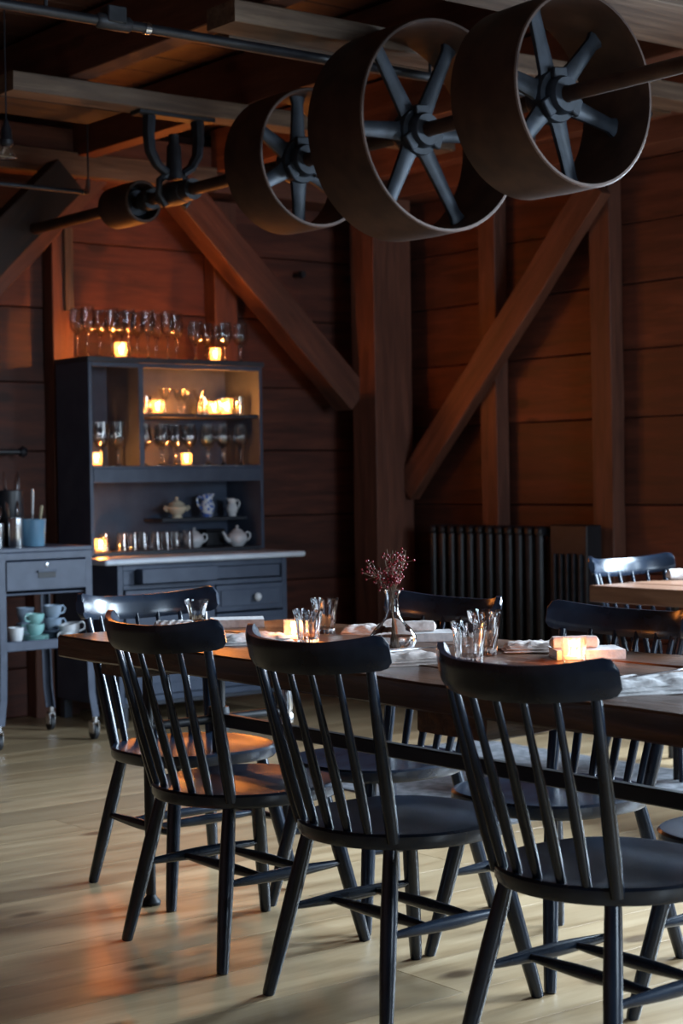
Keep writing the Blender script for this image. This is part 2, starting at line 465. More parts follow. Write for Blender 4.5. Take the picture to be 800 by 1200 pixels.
for (x0, x1, z0, z1) in ((2.6, 4.6, .85, .92), (2.6, 4.6, 2.5, 2.6), (2.6, 2.68, .92, 2.5), (4.52, 4.6, .92, 2.5), (3.57, 3.63, .92, 2.5)):
    newbox('window_frame', x0, x1, YN - .16, YN + .01, z0, z1, MT['timber_dark'], w_)

# ---- framing of the wall behind the cabinet
TJ = dict(jit=.003, seg=7)
timber('stud', (4.425, YL - .05, 0), (4.425, YL - .05, 2.72), .12, .10, MT['timber'], wall_l, sidev=(1, 0, 0), seed=1, **TJ)
timber('batten', (4.455, YL - .112, 2.08), (4.455, YL - .112, 2.50), .05, .022, MT['grey_wood'], wall_l, sidev=(1, 0, 0))
timber('short_stud', (4.29, YL - .05, 0), (4.29, YL - .05, .86), .11, .10, MT['timber'], wall_l, sidev=(1, 0, 0), seed=21, **TJ)
timber('stud', (5.44, YL - .05, 0), (5.44, YL - .05, 2.72), .15, .10, MT['timber'], wall_l, sidev=(1, 0, 0), seed=2, **TJ)
timber('stud', (3.2, YL - .05, 0), (3.2, YL - .05, 2.72), .15, .10, MT['timber'], wall_l, sidev=(1, 0, 0), seed=3, **TJ)
timber('top_plate', (XN, 7.93, 2.86), (XR, 7.93, 2.86), .26, .24, MT['timber'], wall_l, sidev=(0, 1, 0), jit=.004, seg=12, seed=4)
timber('ledger_board', (XN, 7.775, 2.80), (5.25, 7.775, 2.80), .05, .12, MT['grey_wood'], wall_l, sidev=(0, 1, 0), jit=.003, seg=8, seed=5)
timber('brace', (4.97, 7.81, 2.79), (6.19, 7.81, 1.645), .15, .175, MT['timber'], wall_l, sidev=(0, 1, 0), seed=5, **TJ)
timber('brace', (4.58, 7.89, 2.78), (3.2, 7.89, 1.40), .12, .13, MT['timber'], wall_l, sidev=(0, 1, 0), seed=6, **TJ)
timber('post', (3.15, 7.83, 0), (3.15, 7.83, 2.75), .24, .26, MT['timber'], wall_l, sidev=(1, 0, 0), seed=9, **TJ)
timber('corner_post', (6.325, 7.70, 0), (6.325, 7.70, 2.80), .27, .21, MT['timber'], wall_l, sidev=(1, 0, 0), seed=8, jit=.002, seg=7)
# ---- framing of the right wall
timber('stud', (6.50, 6.96, 0), (6.50, 6.96, 2.76), .09, .13, MT['timber'], wall_r, sidev=(1, 0, 0), seed=11, **TJ)
timber('stud', (6.50, 6.13, 0), (6.50, 6.13, 2.76), .09, .14, MT['timber'], wall_r, sidev=(1, 0, 0), seed=12, **TJ)
timber('brace', (6.42, 7.60, 1.13), (6.42, 6.10, 2.65), .07, .165, MT['timber'], wall_r, sidev=(1, 0, 0), seed=13, **TJ)
timber('stud', (6.50, 4.86, 0), (6.50, 4.86, 2.76), .09, .14, MT['timber'], wall_r, sidev=(1, 0, 0), seed=14, **TJ)
timber('top_plate', (6.45, YN, 2.90), (6.45, 7.8, 2.90), .22, .26, MT['timber'], wall_r, sidev=(1, 0, 0), jit=.004, seg=12, seed=15)

# ---- ceiling
ceiling = sbox('ceiling', XN - .2, XR + .2, YN - .2, YL + .2, ZC + .035, ZC + .15, MT['backing'])
y = YN; k = 0
while y < YL - .01:
    w = (.24, .3, .27)[k % 3]
    y1 = min(y + w, YL)
    for a, b in ((XN, 2.0 + (k % 3) * .8), (2.0 + (k % 3) * .8, XR)):
        timber('ceiling_board', (a, (y + y1) / 2, ZC + .016), (b - .004, (y + y1) / 2, ZC + .016), round(y1 - y - .007, 3), .03, MT['ceil'], ceiling, sidev=(0, 1, 0), seed=k % 3)
    y = y1; k += 1
for k, x in enumerate((-.6, .25, 1.1, 1.93, 2.74, 3.575, 4.46, 5.30, 6.12)):
    timber('joist', (x, YN, 2.95), (x, 7.80, 2.95), .10, .23, MT['timber'], ceiling, sidev=(1, 0, 0), jit=.003, seg=10, seed=30 + k % 3)
CB = dict(jit=.003, seg=6)
timber('cross_board', (3.27, 6.31, 2.79), (5.6, 6.31, 2.79), .13, .075, MT['grey_wood'], ceiling, sidev=(0, 1, 0), seed=41, **CB)
timber('cross_board', (3.40, 4.98, 2.79), (5.9, 4.98, 2.79), .17, .075, MT['grey_wood'], ceiling, sidev=(0, 1, 0), seed=42, **CB)
timber('cross_board', (3.62, 5.32, 2.815), (6.0, 5.32, 2.815), .14, .03, MT['grey_wood'], ceiling, sidev=(0, 1, 0), seed=43, **CB)
timber('cross_board', (2.6, 4.16, 2.80), (6.1, 4.16, 2.80), .40, .05, MT['grey_wood'], ceiling, sidev=(0, 1, 0), seed=44, **CB)
timber('cross_board', (2.4, 3.66, 2.80), (6.1, 3.66, 2.80), .40, .05, MT['grey_wood'], ceiling, sidev=(0, 1, 0), seed=45, **CB)
timber('cross_board', (1.6, 6.62, 2.80), (3.9, 6.62, 2.80), .30, .05, MT['timber_dark'], ceiling, sidev=(0, 1, 0), seed=46, **CB)
timber('knee_brace', (4.26, 7.62, 2.70), (3.2, 7.62, 1.66), .12, .20, MT['timber_dark'], ceiling, sidev=(0, 1, 0), seed=47, **TJ)

# ================================================================== OVERHEAD MACHINERY
SX, SZ = 4.055, 2.42
def yz(p):  # lathe axis Z -> world Y through shaft
    return (SX, p, SZ)
sh = thing('line_shaft', 'long rusty iron drive shaft running under the ceiling through all the pulleys', 'shaft', (SX, 5.4, SZ))
newtube('shaft', [(0, -3.2, 0), (0, 2.42, 0)], .026, MT['rust'], sh, n=16)
for yy in (.80, -2.0, 1.12):
    bm = NB(); tube(bm, [(0, yy - .035, 0), (0, yy + .035, 0)], .045, 16); meshobj('shaft_collar', bm, MT['iron'], sh)
def pulley(label, yf, yb, Rr, nsp, a0, m_rim, m_sp, name='pulley_wheel', group='pulley wheels on the line shaft'):
    w = yb - yf; yc = (yf + yb) / 2
    t = thing(name, label, 'pulley', (SX, yc, SZ), 0, group)
    n = 72
    bm = NB()
    prof = [(Rr - .004, -w / 2), (Rr, -w / 2 + .004), (Rr + .003, 0), (Rr, w / 2 - .004), (Rr - .004, w / 2), (Rr - .012, w / 2), (Rr - .014, w / 2 - .01), (Rr - .014, -w / 2 + .01), (Rr - .012, -w / 2), (Rr - .004, -w / 2)]
    rings = lathe(bm, prof, n)
    bmesh.ops.remove_doubles(bm, verts=bm.verts, dist=1e-5)
    bmesh.ops.rotate(bm, verts=bm.verts, matrix=Matrix.Rotation(PI / 2, 3, 'X'))
    meshobj('rim', bm, m_rim, t)
    bm = NB()
    lathe(bm, [(.028, -.07), (.055, -.07), (.062, -.055), (.062, -.03), (.082, -.03), (.085, -.02), (.085, .02), (.082, .03), (.062, .03), (.062, .055), (.055, .07), (.028, .07), (.028, -.07)], 24)
    bmesh.ops.rotate(bm, verts=bm.verts, matrix=Matrix.Rotation(PI / 2, 3, 'X'))
    if Rr > .2:
        for a in (.4, 2.5, 4.6):
            mx = Matrix.Rotation(a, 4, 'Y')
            box(bm, .055, .09, -.05, -.03, -.03, .03, .004, mx)
    meshobj('hub', bm, MT['iron_blue'], t)
    if Rr > .2:
        for k in range(nsp):
            a = a0 + 2 * PI * k / nsp
            bm = NB()
            # tapered oval spoke with flared foot at the rim
            L0, L1 = .06, Rr - .012
            pts = [(L0, 0, 0), (L0 + .03, 0, 0), ((L0 + L1) / 2, 0, 0), (L1 - .03, 0, 0), (L1, 0, 0)]
            wd = [.040, .032, .027, .024, .034]
            rings = []
            for (px, _, _), ww in zip(pts, wd):
                th = .016
                rings.append([bm.verts.new((px, th * c, ww * s)) for c, s in ((-1, -.55), (-1, .55), (-.45, 1), (.45, 1), (1, .55), (1, -.55), (.45, -1), (-.45, -1))])
            for A_, B_ in zip(rings, rings[1:]):
                for j in range(8): bm.faces.new((A_[j], A_[(j + 1) % 8], B_[(j + 1) % 8], B_[j]))
            bm.faces.new(rings[0][::-1]); bm.faces.new(rings[-1])
            bmesh.ops.rotate(bm, verts=bm.verts, matrix=Matrix.Rotation(-a, 3, 'Y'))
            meshobj('spoke', bm, m_sp, t)
    else:
        bm = NB()
        lathe(bm, [(.03, -.01), (Rr - .012, -.01), (Rr - .012, .01), (.03, .01)], 24)
        bmesh.ops.rotate(bm, verts=bm.verts, matrix=Matrix.Rotation(PI / 2, 3, 'X'))
        meshobj('web_disc', bm, MT['iron'], t)
    return t
pulley('right-hand rusty iron pulley wheel with six blue-black spokes, nearest of the ceiling wheels', 3.90, 4.20, .31, 6, R(47), MT['rust'], MT['iron_blue'])
pulley('largest rusty iron pulley wheel, the middle one hanging under the ceiling', 4.58, 4.88, .37, 6, R(63), MT['rust'], MT['iron_blue'])
pulley('smaller spoked pulley wheel, the left one partly hidden behind the largest wheel', 5.31, 5.55, .265, 6, R(90), MT['rust'], MT['iron_blue'])
pulley('little drum pulley on the shaft left of the hanger bracket', 6.56, 6.80, .092, 0, 0, MT['rust'], MT['iron_blue'], name='drum_pulley')
# hanger bracket under the cross board
def hanger(y, label):
    t = thing('shaft_hanger', label, 'bracket', (SX, y, SZ), 0)
    bm = NB(); box(bm, -.19, .19, -.04, .04, .315, .335, .004); meshobj('mounting_plate', bm, MT['iron'], t)
    for s in (-1, 1):
        bm = NB()
        pts = [(s * .12, 0, .325), (s * .125, 0, .24), (s * .118, 0, .17), (s * .085, 0, .115), (s * .04, 0, .085)]
        tube(bm, pts, [.034, .030, .028, .026, .024], 8, sq=.8)
        meshobj('hanger_arm', bm, MT['iron_blue'], t)
    bm = NB(); tube(bm, [(0, 0, .25), (0, 0, .21), (0, 0, .20), (0, 0, .06)], [.022, .022, .03, .036], 12); meshobj('adjusting_screw', bm, MT['iron'], t)
    bm = NB()
    tube(bm, [(0, -.09, 0), (0, -.085, 0), (0, -.03, 0), (0, .03, 0), (0, .085, 0), (0, .09, 0)], [.04, .048, .052, .052, .048, .04], 16)
    meshobj('bearing', bm, MT['iron'], t)
    bm = NB()
    for s in (-1, 1):
        tube(bm, [(s * .02, 0, .09), (s * .075, 0, .05), (s * .078, 0, -.01), (s * .045, 0, -.055)], .015, 8)
    meshobj('yoke', bm, MT['iron'], t)
    return t
hanger(6.31, 'black cast-iron hanger bracket holding the shaft, bolted under the weathered cross board')
hanger(2.75, 'iron hanger bracket carrying the near end of the shaft')
# pipes
t = thing('ceiling_pipe', 'long black pipe running under the ceiling at the upper left', 'pipe', (3.6, 4.93, 2.685))
newtube('pipe', [(-1.6, 0, 0), (1.9, 0, 0)], .017, MT['black'], t, n=12)
bm = NB(); tube(bm, [(-.72, 0, 0), (-.71, 0, 0), (-.60, 0, 0), (-.59, 0, 0)], [.018, .026, .026, .018], 12)
box(bm, -.69, -.62, -.03, .03, -.005, .05, .004); meshobj('pipe_fitting', bm, MT['iron'], t)
bm = NB(); tube(bm, [(-.54, 0, 0), (-.52, 0, 0)], .021, 12); meshobj('steel_ring', bm, MT['steel'], t)
for x in (-.9, .7):
    newtube('pipe_strap', [(x, 0, .01), (x, 0, .062)], .006, MT['iron'], t, n=6)
t = thing('wall_pipe', 'thin dark pipe ending in a small shiny elbow, left of the hanger bracket', 'pipe', (3.5, 6.91, 2.5))
newtube('pipe', [(-1.9, 0, 0), (.46, 0, 0)], .010, MT['iron_blue'], t, n=10)
newtube('elbow', [(.45, 0, 0), (.475, 0, .004), (.482, 0, .03), (.482, 0, .06)], [.014, .015, .013, .010], MT['steel'], t, n=10)
newtube('drop_rod', [(.482, 0, .05), (.482, 0, .34)], .004, MT['iron'], t, n=6)
# pendant sockets
def pendant(loc, ztop, label):
    t = thing('pendant_lamp', label, 'lamp', loc)
    newtube('cord', [(0, 0, .10), (0, 0, ztop - loc[2])], .0032, MT['black'], t, n=6)
    newlathe('socket', [(0, .13), (.008, .12), (.014, .10), (.020, .085), (.022, .05), (.026, .045), (.026, .03), (.018, .02), (0, .02)], MT['black'], t, n=16)
    newlathe('bulb', [(.012, .025), (.016, .01), (.034, -.012), (.040, -.022), (.034, -.026), (0, -.028)], MT['glass_thick'], t, n=20)
pendant((3.108, 6.0, 2.45), 3.07, 'unlit glass bulb hanging on a black cord at the far left')
pendant((4.905, 5.0, 2.32), 2.76, 'small unlit bulb showing just beneath the nearest pulley wheel')
bm = NB(); tube(bm, [(5.98, YL, 2.36), (5.98, YL - .05, 2.36), (5.98, YL - .06, 2.36), (5.98, YL - .09, 2.36)], [.012, .012, .022, .018], 10)
tag(meshobj('wall_peg', bm, MT['iron'], None), 'small dark peg sticking out of the wall boards above the diagonal brace', 'peg')

# unseen box added around the streak spot: its two shutters cut the beam to a slit
t = thing('added_streak_gobo', 'small black box with two slit plates, added out of view to shape the floor streak', 'lamp', (0, 0, 0))
dz = (FSP - FST).normalized(); dy = Vector((.48, .88, 0)); dy = (dy - dz * dy.dot(dz)).normalized(); dx = dy.cross(dz)
t.matrix_world = Matrix.Translation(FSP) @ Matrix((dx, dy, dz)).transposed().to_4x4()
newbox('shutter', -.09, -.0026, -.09, .09, -.204, -.20, MT['black'], t, bev=0)
newbox('shutter', .0026, .09, -.09, .09, -.204, -.20, MT['black'], t, bev=0)
for a in ((-.092, -.088, -.09, .09), (.088, .092, -.09, .09), (-.092, .092, -.094, -.09), (-.092, .092, .09, .094)):
    newbox('gobo_side', *a, -.20, .08, MT['black'], t, bev=0)
newtube('bracket', [(0, 0, .08), (-.05, 0, .4), (-.2, 0, .9)], .012, MT['black'], t)

# ================================================================== CHAIRS
def seat_bm():
    bm = NB(); n = 48
    def outline(a, s=1.0, e=0.):
        c, sn = math.cos(a), math.sin(a)
        ex = 2 / 2.7 if sn > 0 else 2 / 2.15
        x = .232 * math.copysign(abs(c) ** (2 / 2.5 if sn > 0 else 2 / 2.1), c)
        y = (.235 if sn > 0 else .232) * math.copysign(abs(sn) ** ex, sn)
        return ((abs(x) * s + 0) * (1 if x >= 0 else -1), y * s)
    rings = []
    spec = [(.10, .412), (.55, .410), (.80, .414), (.93, .421), (.975, .4215), (1.0, .416), (1.0, .395), (.975, .387), (.85, .385), (.1, .385)]
    for s, z in spec:
        rings.append([bm.verts.new((*outline(2 * PI * k / n, s), z)) for k in range(n)])
    for A_, B_ in zip(rings, rings[1:]):
        for k in range(n): bm.faces.new((A_[k], A_[(k + 1) % n], B_[(k + 1) % n], B_[k]))
    bm.faces.new(rings[0]); bm.faces.new(rings[-1][::-1])
    return bm
def crest_bm():
    bm = NB(); ns, nt = 28, 6
    HW, sag = .242, .104
    front, back = [], []
    for i in range(ns + 1):
        s = -1 + 2 * i / ns
        # concentrate at the ends
        s = math.copysign(1 - (1 - abs(s)) ** 1.35, s) if s else 0
        x = HW * s
        yb = -.212 - sag * (1 - abs(s) ** 2.7)
        zt = .846 + .026 * abs(s) ** 3; zb = .774 + .018 * s * s
        e = max(0, (abs(s) - .91) / .09)
        q = 1 - math.sqrt(max(0, 1 - e * e))
        zt2 = zt - .026 * q; zb2 = zb + .016 * q
        th = .0125
        # normal in plan
        dydx = sag * 2.7 * abs(s) ** 1.7 * (1 if s > 0 else -1) / HW
        nx, ny = -dydx, 1.0
        l = math.hypot(nx, ny); nx /= l; ny /= l
        F_, B_ = [], []
        for j in range(nt + 1):
            tt = j / nt
            z = zb2 + (zt2 - zb2) * tt
            lean = -.020 * (z - .77) / .09
            edge = .55 if j in (0, nt) else (.95 if j in (1, nt - 1) else 1)
            F_.append(bm.verts.new((x + nx * th * edge, yb + lean + ny * th * edge, z)))
            B_.append(bm.verts.new((x - nx * th * edge, yb + lean - ny * th * edge, z)))
        front.append(F_); back.append(B_)
    for i in range(ns):
        for j in range(nt):
            bm.faces.new((front[i][j], front[i + 1][j], front[i + 1][j + 1], front[i][j + 1]))
            bm.faces.new((back[i][j], back[i][j + 1], back[i + 1][j + 1], back[i + 1][j]))
        bm.faces.new((front[i][nt], front[i + 1][nt], back[i + 1][nt], back[i][nt]))
        bm.faces.new((front[i][0], back[i][0], back[i + 1][0], front[i + 1][0]))
    for i in (0, ns):
        for j in range(nt):
            f = (front[i][j], front[i][j + 1], back[i][j + 1], back[i][j])
            bm.faces.new(f)
    return bm
GC = 'matching blue-black spindle-back chairs'
def make_chair(label, group):
    t = thing('dining_chair', label, 'chair', (0, 0, 0), 0, group)
    m = MT['chair']
    meshobj('seat', seat_bm(), m, t)
    meshobj('crest_rail', crest_bm(), m, t)
    tops = [-.204, -.141, -.072, 0, .072, .141, .204]
    bases = [-.166, -.115, -.060, 0, .060, .115, .166]
    for i, (a, b) in enumerate(zip(tops, bases)):
        s = a / .242
        ty = -.212 - .104 * (1 - abs(s) ** 2.7) + .002
        by = -.120 - .082 * math.sqrt(max(0, 1 - (b / .19) ** 2))
        outer = i in (0, 6)
        P0, P1 = Vector((b, by, .405)), Vector((a, ty, .790))
        f = lambda q: P0.lerp(P1, q)
        if outer: newtube('back_post', [f(0), f(.2), f(.45), f(.8), f(1)], [.0145, .0165, .0155, .012, .0105], m, t, n=12)
        else: newtube('spindle', [f(0), f(.15), f(.38), f(.7), f(1)], [.009, .0112, .0118, .0085, .0065], m, t, n=10)
    legs = {}
    for sx in (-1, 1):
        for sy in (-1, 1):
            P0 = Vector((sx * .213, sy * (.228), 0)); P1 = Vector((sx * .145, sy * .150 + (0 if sy > 0 else .0), .392))
            legs[(sx, sy)] = (P0, P1)
            f = lambda q: P0.lerp(P1, q)
            newtube('leg', [f(0), f(.02), f(.35), f(.65), f(1)], [.0135, .0150, .0185, .0195, .0165], m, t, n=12)
    zz = .205
    mids = {}
    for sx in (-1, 1):
        q = zz / .392
        A_ = legs[(sx, -1)][0].lerp(legs[(sx, -1)][1], q); B_ = legs[(sx, 1)][0].lerp(legs[(sx, 1)][1], q)
        f = lambda u: A_.lerp(B_, u)
        newtube('side_stretcher', [f(0), f(.12), f(.35), f(.5), f(.65), f(.88), f(1)], [.007, .010, .0145, .0155, .0145, .010, .007], m, t, n=10)
        mids[sx] = (f(.32), f(.68))
    for j in (0, 1):
        A_, B_ = mids[-1][j], mids[1][j]
        f = lambda u: A_.lerp(B_, u)
        newtube('cross_stretcher', [f(0), f(.12), f(.35), f(.5), f(.65), f(.88), f(1)], [.007, .010, .0135, .0145, .0135, .010, .007], m, t, n=10)
    register(t)
    return t
FX, FNX, FNY = -PI / 2, PI / 2, PI    # facing +X, -X, -Y
c0 = make_chair('blue-black spindle-back chair in the front row, leftmost of its three, seat lit orange', GC)
c0.location = (2.58, 3.735, 0); c0.rotation_euler = (0, 0, FX + .03)
KIDS['dining_chair'] = KIDS[c0.name]
for loc, rz, lab in (
    ((2.575, 3.095, 0), FX + .01, 'blue-black spindle-back chair in the middle of the front row, its back to us'),
    ((2.575, 2.43, 0), FX - .01, 'blue-black spindle-back chair at lower right, nearest of the front row'),
    ((2.82, 4.347, 0), FNY - .03, 'blue-black spindle-back chair at the far left end of the table, facing along it'),
    ((3.075, 3.78, 0), FNX, 'dark spindle-back chair across the table, behind the vase of berries'),
    ((3.075, 3.10, 0), FNX, 'dark spindle-back chair across the table, behind the nearer candle and rolled napkin'),
    ((3.075, 2.42, 0), FNX, 'dark chair across the table at the right edge, mostly hidden by the nearest chair'),
    ((5.385, 4.72, 0), FNY - .03, 'spindle-back chair with window glare on its top rail, at the second table'),
):
    copy_tree(c0, loc, rz, lab)

# ================================================================== DINING TABLE
TX0, TX1, TY0, TY1, TZ = 2.435, 3.235, 1.25, 4.445, .76
t = thing('dining_table', 'long dark rustic wooden dining table with a black metal base', 'table', (2.84, 3.0, 0))
pw = (TX1 - TX0) / 4
for k in range(4):
    cx = TX0 + pw * (k + .5) - 2.84
    o = timber('tabletop_plank', (cx, TY0 - 3.0, TZ - .031), (cx, TY1 - 3.0 + random.uniform(-.004, .004), TZ - .031), round(pw - .003, 4), .062, MT['table'], t, sidev=(1, 0, 0), seg=16, jit=.0022, seed=60 + k, bev=.005)
timber('cleat', (-.36, -.19, .672), (.36, -.19, .672), .22, .05, MT['table'], t, sidev=(0, 1, 0), seg=5, jit=.006, seed=70)
timber('cleat', (-.36, 1.20, .678), (.36, 1.20, .678), .16, .035, MT['table'], t, sidev=(0, 1, 0))
for ty in (1.23, -1.1):
    for sx in (-.24, .24):
        newtube('table_leg', [(sx, ty, .03), (sx, ty, .70)], .0145, MT['black'], t, n=12)
        newlathe('levelling_foot', [(0, 0), (.026, 0), (.028, .008), (.018, .02), (.012, .03), (.012, .05)], MT['iron'], t, n=14, loc=(sx, ty, 0))
    newtube('centre_post', [(0, ty, .34), (0, ty, .70)], .020, MT['black'], t, n=12)
    newtube('cross_arm', [(-.24, ty, .505), (.24, ty, .505)], .013, MT['black'], t, n=10)
    newlathe('clamp', [(0, -.035), (.03, -.035), (.034, 0), (.03, .035), (0, .035)], MT['iron'], t, n=12, loc=(0, ty, .505))
bm = NB(); box(bm, -.013, .013, -1.1, 1.23, .485, .522, .003); meshobj('long_rail', bm, MT['black'], t, smooth=False)
newlathe('threaded_sleeve', [(0, 0), (.024, 0), (.026, .02), (.02, .03), (.024, .05), (.018, .11), (0, .11)], MT['steel'], t, n=14, loc=(.24, 1.23, .47))

t = thing('second_table', 'pale-topped wooden table at the right edge behind the main table', 'table', (5.43, 3.7, 0))
for k in range(4):
    cx = -.40 + .2 * (k + .5)
    timber('tabletop_plank', (cx, -1.2, TZ - .033), (cx, 1.155, TZ - .033), .197, .066, MT['table2'], t, sidev=(1, 0, 0), seg=8, jit=.002, seed=80 + k)
for ty in (.85, -.9):
    for sx in (-.24, .24):
        newtube('table_leg', [(sx, ty, 0), (sx, ty, .70)], .015, MT['black'], t, n=10)
    newtube('cross_arm', [(-.24, ty, .505), (.24, ty, .505)], .013, MT['black'], t, n=8)

# rug
bm = NB()
gx, gy = 20, 16
vs = [[bm.verts.new((-.62 + 1.24 * i / gx + .01 * noise.noise(Vector((j * .8, 0, 0))), -.75 + 1.5 * j / gy + .01 * noise.noise(Vector((i * .8, 3, 0))), .008 + .002 * noise.noise(Vector((i * .9, j * .9, 0))))) for i in range(gx + 1)] for j in range(gy + 1)]
for j in range(gy):
    for i in range(gx): bm.faces.new((vs[j][i], vs[j][i + 1], vs[j + 1][i + 1], vs[j + 1][i]))
ex = bmesh.ops.extrude_face_region(bm, geom=bm.faces[:])
for v in ex['geom']:
    if isinstance(v, bmesh.types.BMVert): v.co.z = .0005
rug = meshobj('floor_rug', bm, MT['rug'], None, loc=(4.74, 5.12, 0))
tag(rug, 'flat grey speckled rug on the pale floorboards beyond the table', 'rug')

# ================================================================== TABLE SETTINGS
def tumbler_parts(t, h=.095, r1=.040, r0=.028, fl=12):
    prof = [(0, 0), (r0 * .9, 0), (r0, .003, 1), (r0 * 1.02, .012, 1), (r0 * 1.08, h * .35, 1), (r0 + (r1 - r0) * .45, h * .62, 1), (r0 + (r1 - r0) * .8, h * .85, .5), (r1, h * .97, 0), (r1, h, 0), (r1 - .0022, h, 0),
            (r1 - .003, h * .9), (r0 + (r1 - r0) * .35, h * .55), (r0 * .9, h * .25), (r0 * .8, .016), (0, .014)]
    newlathe('glass_body', prof, MT['crystal'], t, n=96, flute=fl, fdepth=.07)
def tumbler(loc, label, group=None, **k):
    t = thing('glass_tumbler', label, 'glass', loc, random.random(), group)
    tumbler_parts(t, **k); register(t); return t
def candle_light(loc, e=1.2, rad=.012):
    l = bpy.data.lights.new('candle_light', 'POINT'); l.energy = e; l.color = (1, .29, .045); l.shadow_soft_size = rad
    o = bpy.data.objects.new('candle_light', l); COL.objects.link(o); o.location = loc
def votive(loc, label, e=1.2, h=.058, r=.028, group='lit votive candles', fl=12):
    t = thing('votive_candle', label, 'candle', loc, 0, group)
    prof = [(0, 0), (r * .9, 0), (r * .96, .004, 1), (r, h * .5, 1), (r, h, 0), (r - .002, h), (r - .003, h * .5), (r - .004, .008), (0, .006)]
    newlathe('glass_cup', prof, MT['votive'], t, n=48, flute=fl, fdepth=.05)
    newlathe('wax', [(0, .009), (r * .72, .009), (r * .72, h * .26), (0, h * .26)], MT['wax'], t, n=18)
    newlathe('flame', [(0, h * .27), (.0045, h * .33), (.006, h * .42), (.004, h * .56), (0, h * .74)], MT['flame'], t, n=10)
    candle_light((loc[0], loc[1], loc[2] + h * .70), e, .01)
    return t
tumbler((2.885, 4.405, TZ), 'empty fluted glass tumbler at the far left end of the table', h=.082, r1=.038, r0=.022, fl=8)
tumbler((2.765, 3.69, TZ), 'fluted tumbler directly in front of the candle, left of the vase')
tumbler((2.995, 3.917, TZ), 'plain dark-looking tumbler just behind and right of the left candle', h=.102)
tumbler((2.762, 3.055, TZ), 'fluted glass tumbler in front of the pair right of the vase', h=.098, r1=.043, r0=.032)
tumbler((2.917, 3.17, TZ), 'taller fluted tumbler at the back of the pair right of the vase', h=.110, r1=.043, r0=.030)
votive((2.80, 3.80, TZ), 'lit votive candle behind the fluted tumbler, left half of the table', 2.0, h=.060, r=.028)
votive((2.945, 2.893, TZ), 'lit votive candle in a ribbed glass just above the nearest chair back', 1.6, h=.058, r=.029)

def roll_bm(L_=.16, r=.022, twist=False):
    bm = NB(); n, seg = 18, 18
    rings = []
    for i in range(seg + 1):
        u = i / seg
        x = -L_ / 2 + L_ * u
        env = min(1, (min(u, 1 - u) * 7) ** .5 + .35)
        ring = []
        for k in range(n):
            a = 2 * PI * k / n
            rr = r * env * (1 + .12 * noise.noise(Vector((x * 40, math.cos(a) * 1.3, math.sin(a) * 1.3))))
            if twist: rr *= 1 + .16 * math.sin(3 * a + u * 34)
            z = rr * math.sin(a) * .85
            ring.append(bm.verts.new((x, rr * math.cos(a) * 1.1, max(-r * .62, z) + r * .62)))
        rings.append(ring)
    for A_, B_ in zip(rings, rings[1:]):
        for k in range(n): bm.faces.new((A_[k], A_[(k + 1) % n], B_[(k + 1) % n], B_[k]))
    bm.faces.new(rings[0][::-1]); bm.faces.new(rings[-1])
    return bm
def fold_bm(L_, W_, layers=3, seed=0, hh=.006):
    """a loosely folded napkin: stacked soft layers sharing one folded front edge"""
    bm = NB(); nx, ny = 22, 12
    for l in range(layers):
        sx = 1 - .06 * l; sy = 1 - .10 * l
        z0 = l * hh
        top, bot = [], []
        for j in range(ny + 1):
            T_, B_ = [], []
            for i in range(nx + 1):
                u, v = i / nx * 2 - 1, j / ny * 2 - 1
                x = u * L_ / 2 * sx + .006 * noise.noise(Vector((v * 2, l * 5 + seed, 1)))
                y = v * W_ / 2 * sy + W_ * .03 * l + .008 * noise.noise(Vector((u * 2.2, l * 3 + seed, 2)))
                e = (1 - abs(u) ** 8) * (1 - abs(v) ** 8)
                w = abs(noise.noise(Vector((u * 2.1 + seed, v * 1.6, l * .4)))) * .016 + .004 * noise.noise(Vector((u * 7, v * 7, seed)))
                if l == 0: w *= .3
                zt = z0 + hh * (.35 + .6 * e) + max(0, w) * e
                T_.append(bm.verts.new((x, y, zt))); B_.append(bm.verts.new((x, y, z0 + .0005 + (max(0, w) * e * .8 if l else 0))))
            top.append(T_); bot.append(B_)
        for j in range(ny):
            for i in range(nx):
                bm.faces.new((top[j][i], top[j][i + 1], top[j + 1][i + 1], top[j + 1][i]))
                bm.faces.new((bot[j][i], bot[j + 1][i], bot[j + 1][i + 1], bot[j][i + 1]))
        for i in range(nx):
            bm.faces.new((top[0][i], bot[0][i], bot[0][i + 1], top[0][i + 1]))
            bm.faces.new((top[ny][i], top[ny][i + 1], bot[ny][i + 1], bot[ny][i]))
        for j in range(ny):
            bm.faces.new((top[j][0], top[j + 1][0], bot[j + 1][0], bot[j][0]))
            bm.faces.new((top[j][nx], bot[j][nx], bot[j + 1][nx], top[j + 1][nx]))
    return bm
def napkin(loc, rz, label, L_=.24, W_=.13, m='linen', layers=3, seed=0):
    return tag(meshobj('folded_napkin', fold_bm(L_, W_, layers, seed), MT[m], None, loc=loc, rot=(0, 0, rz)), label, 'napkin')
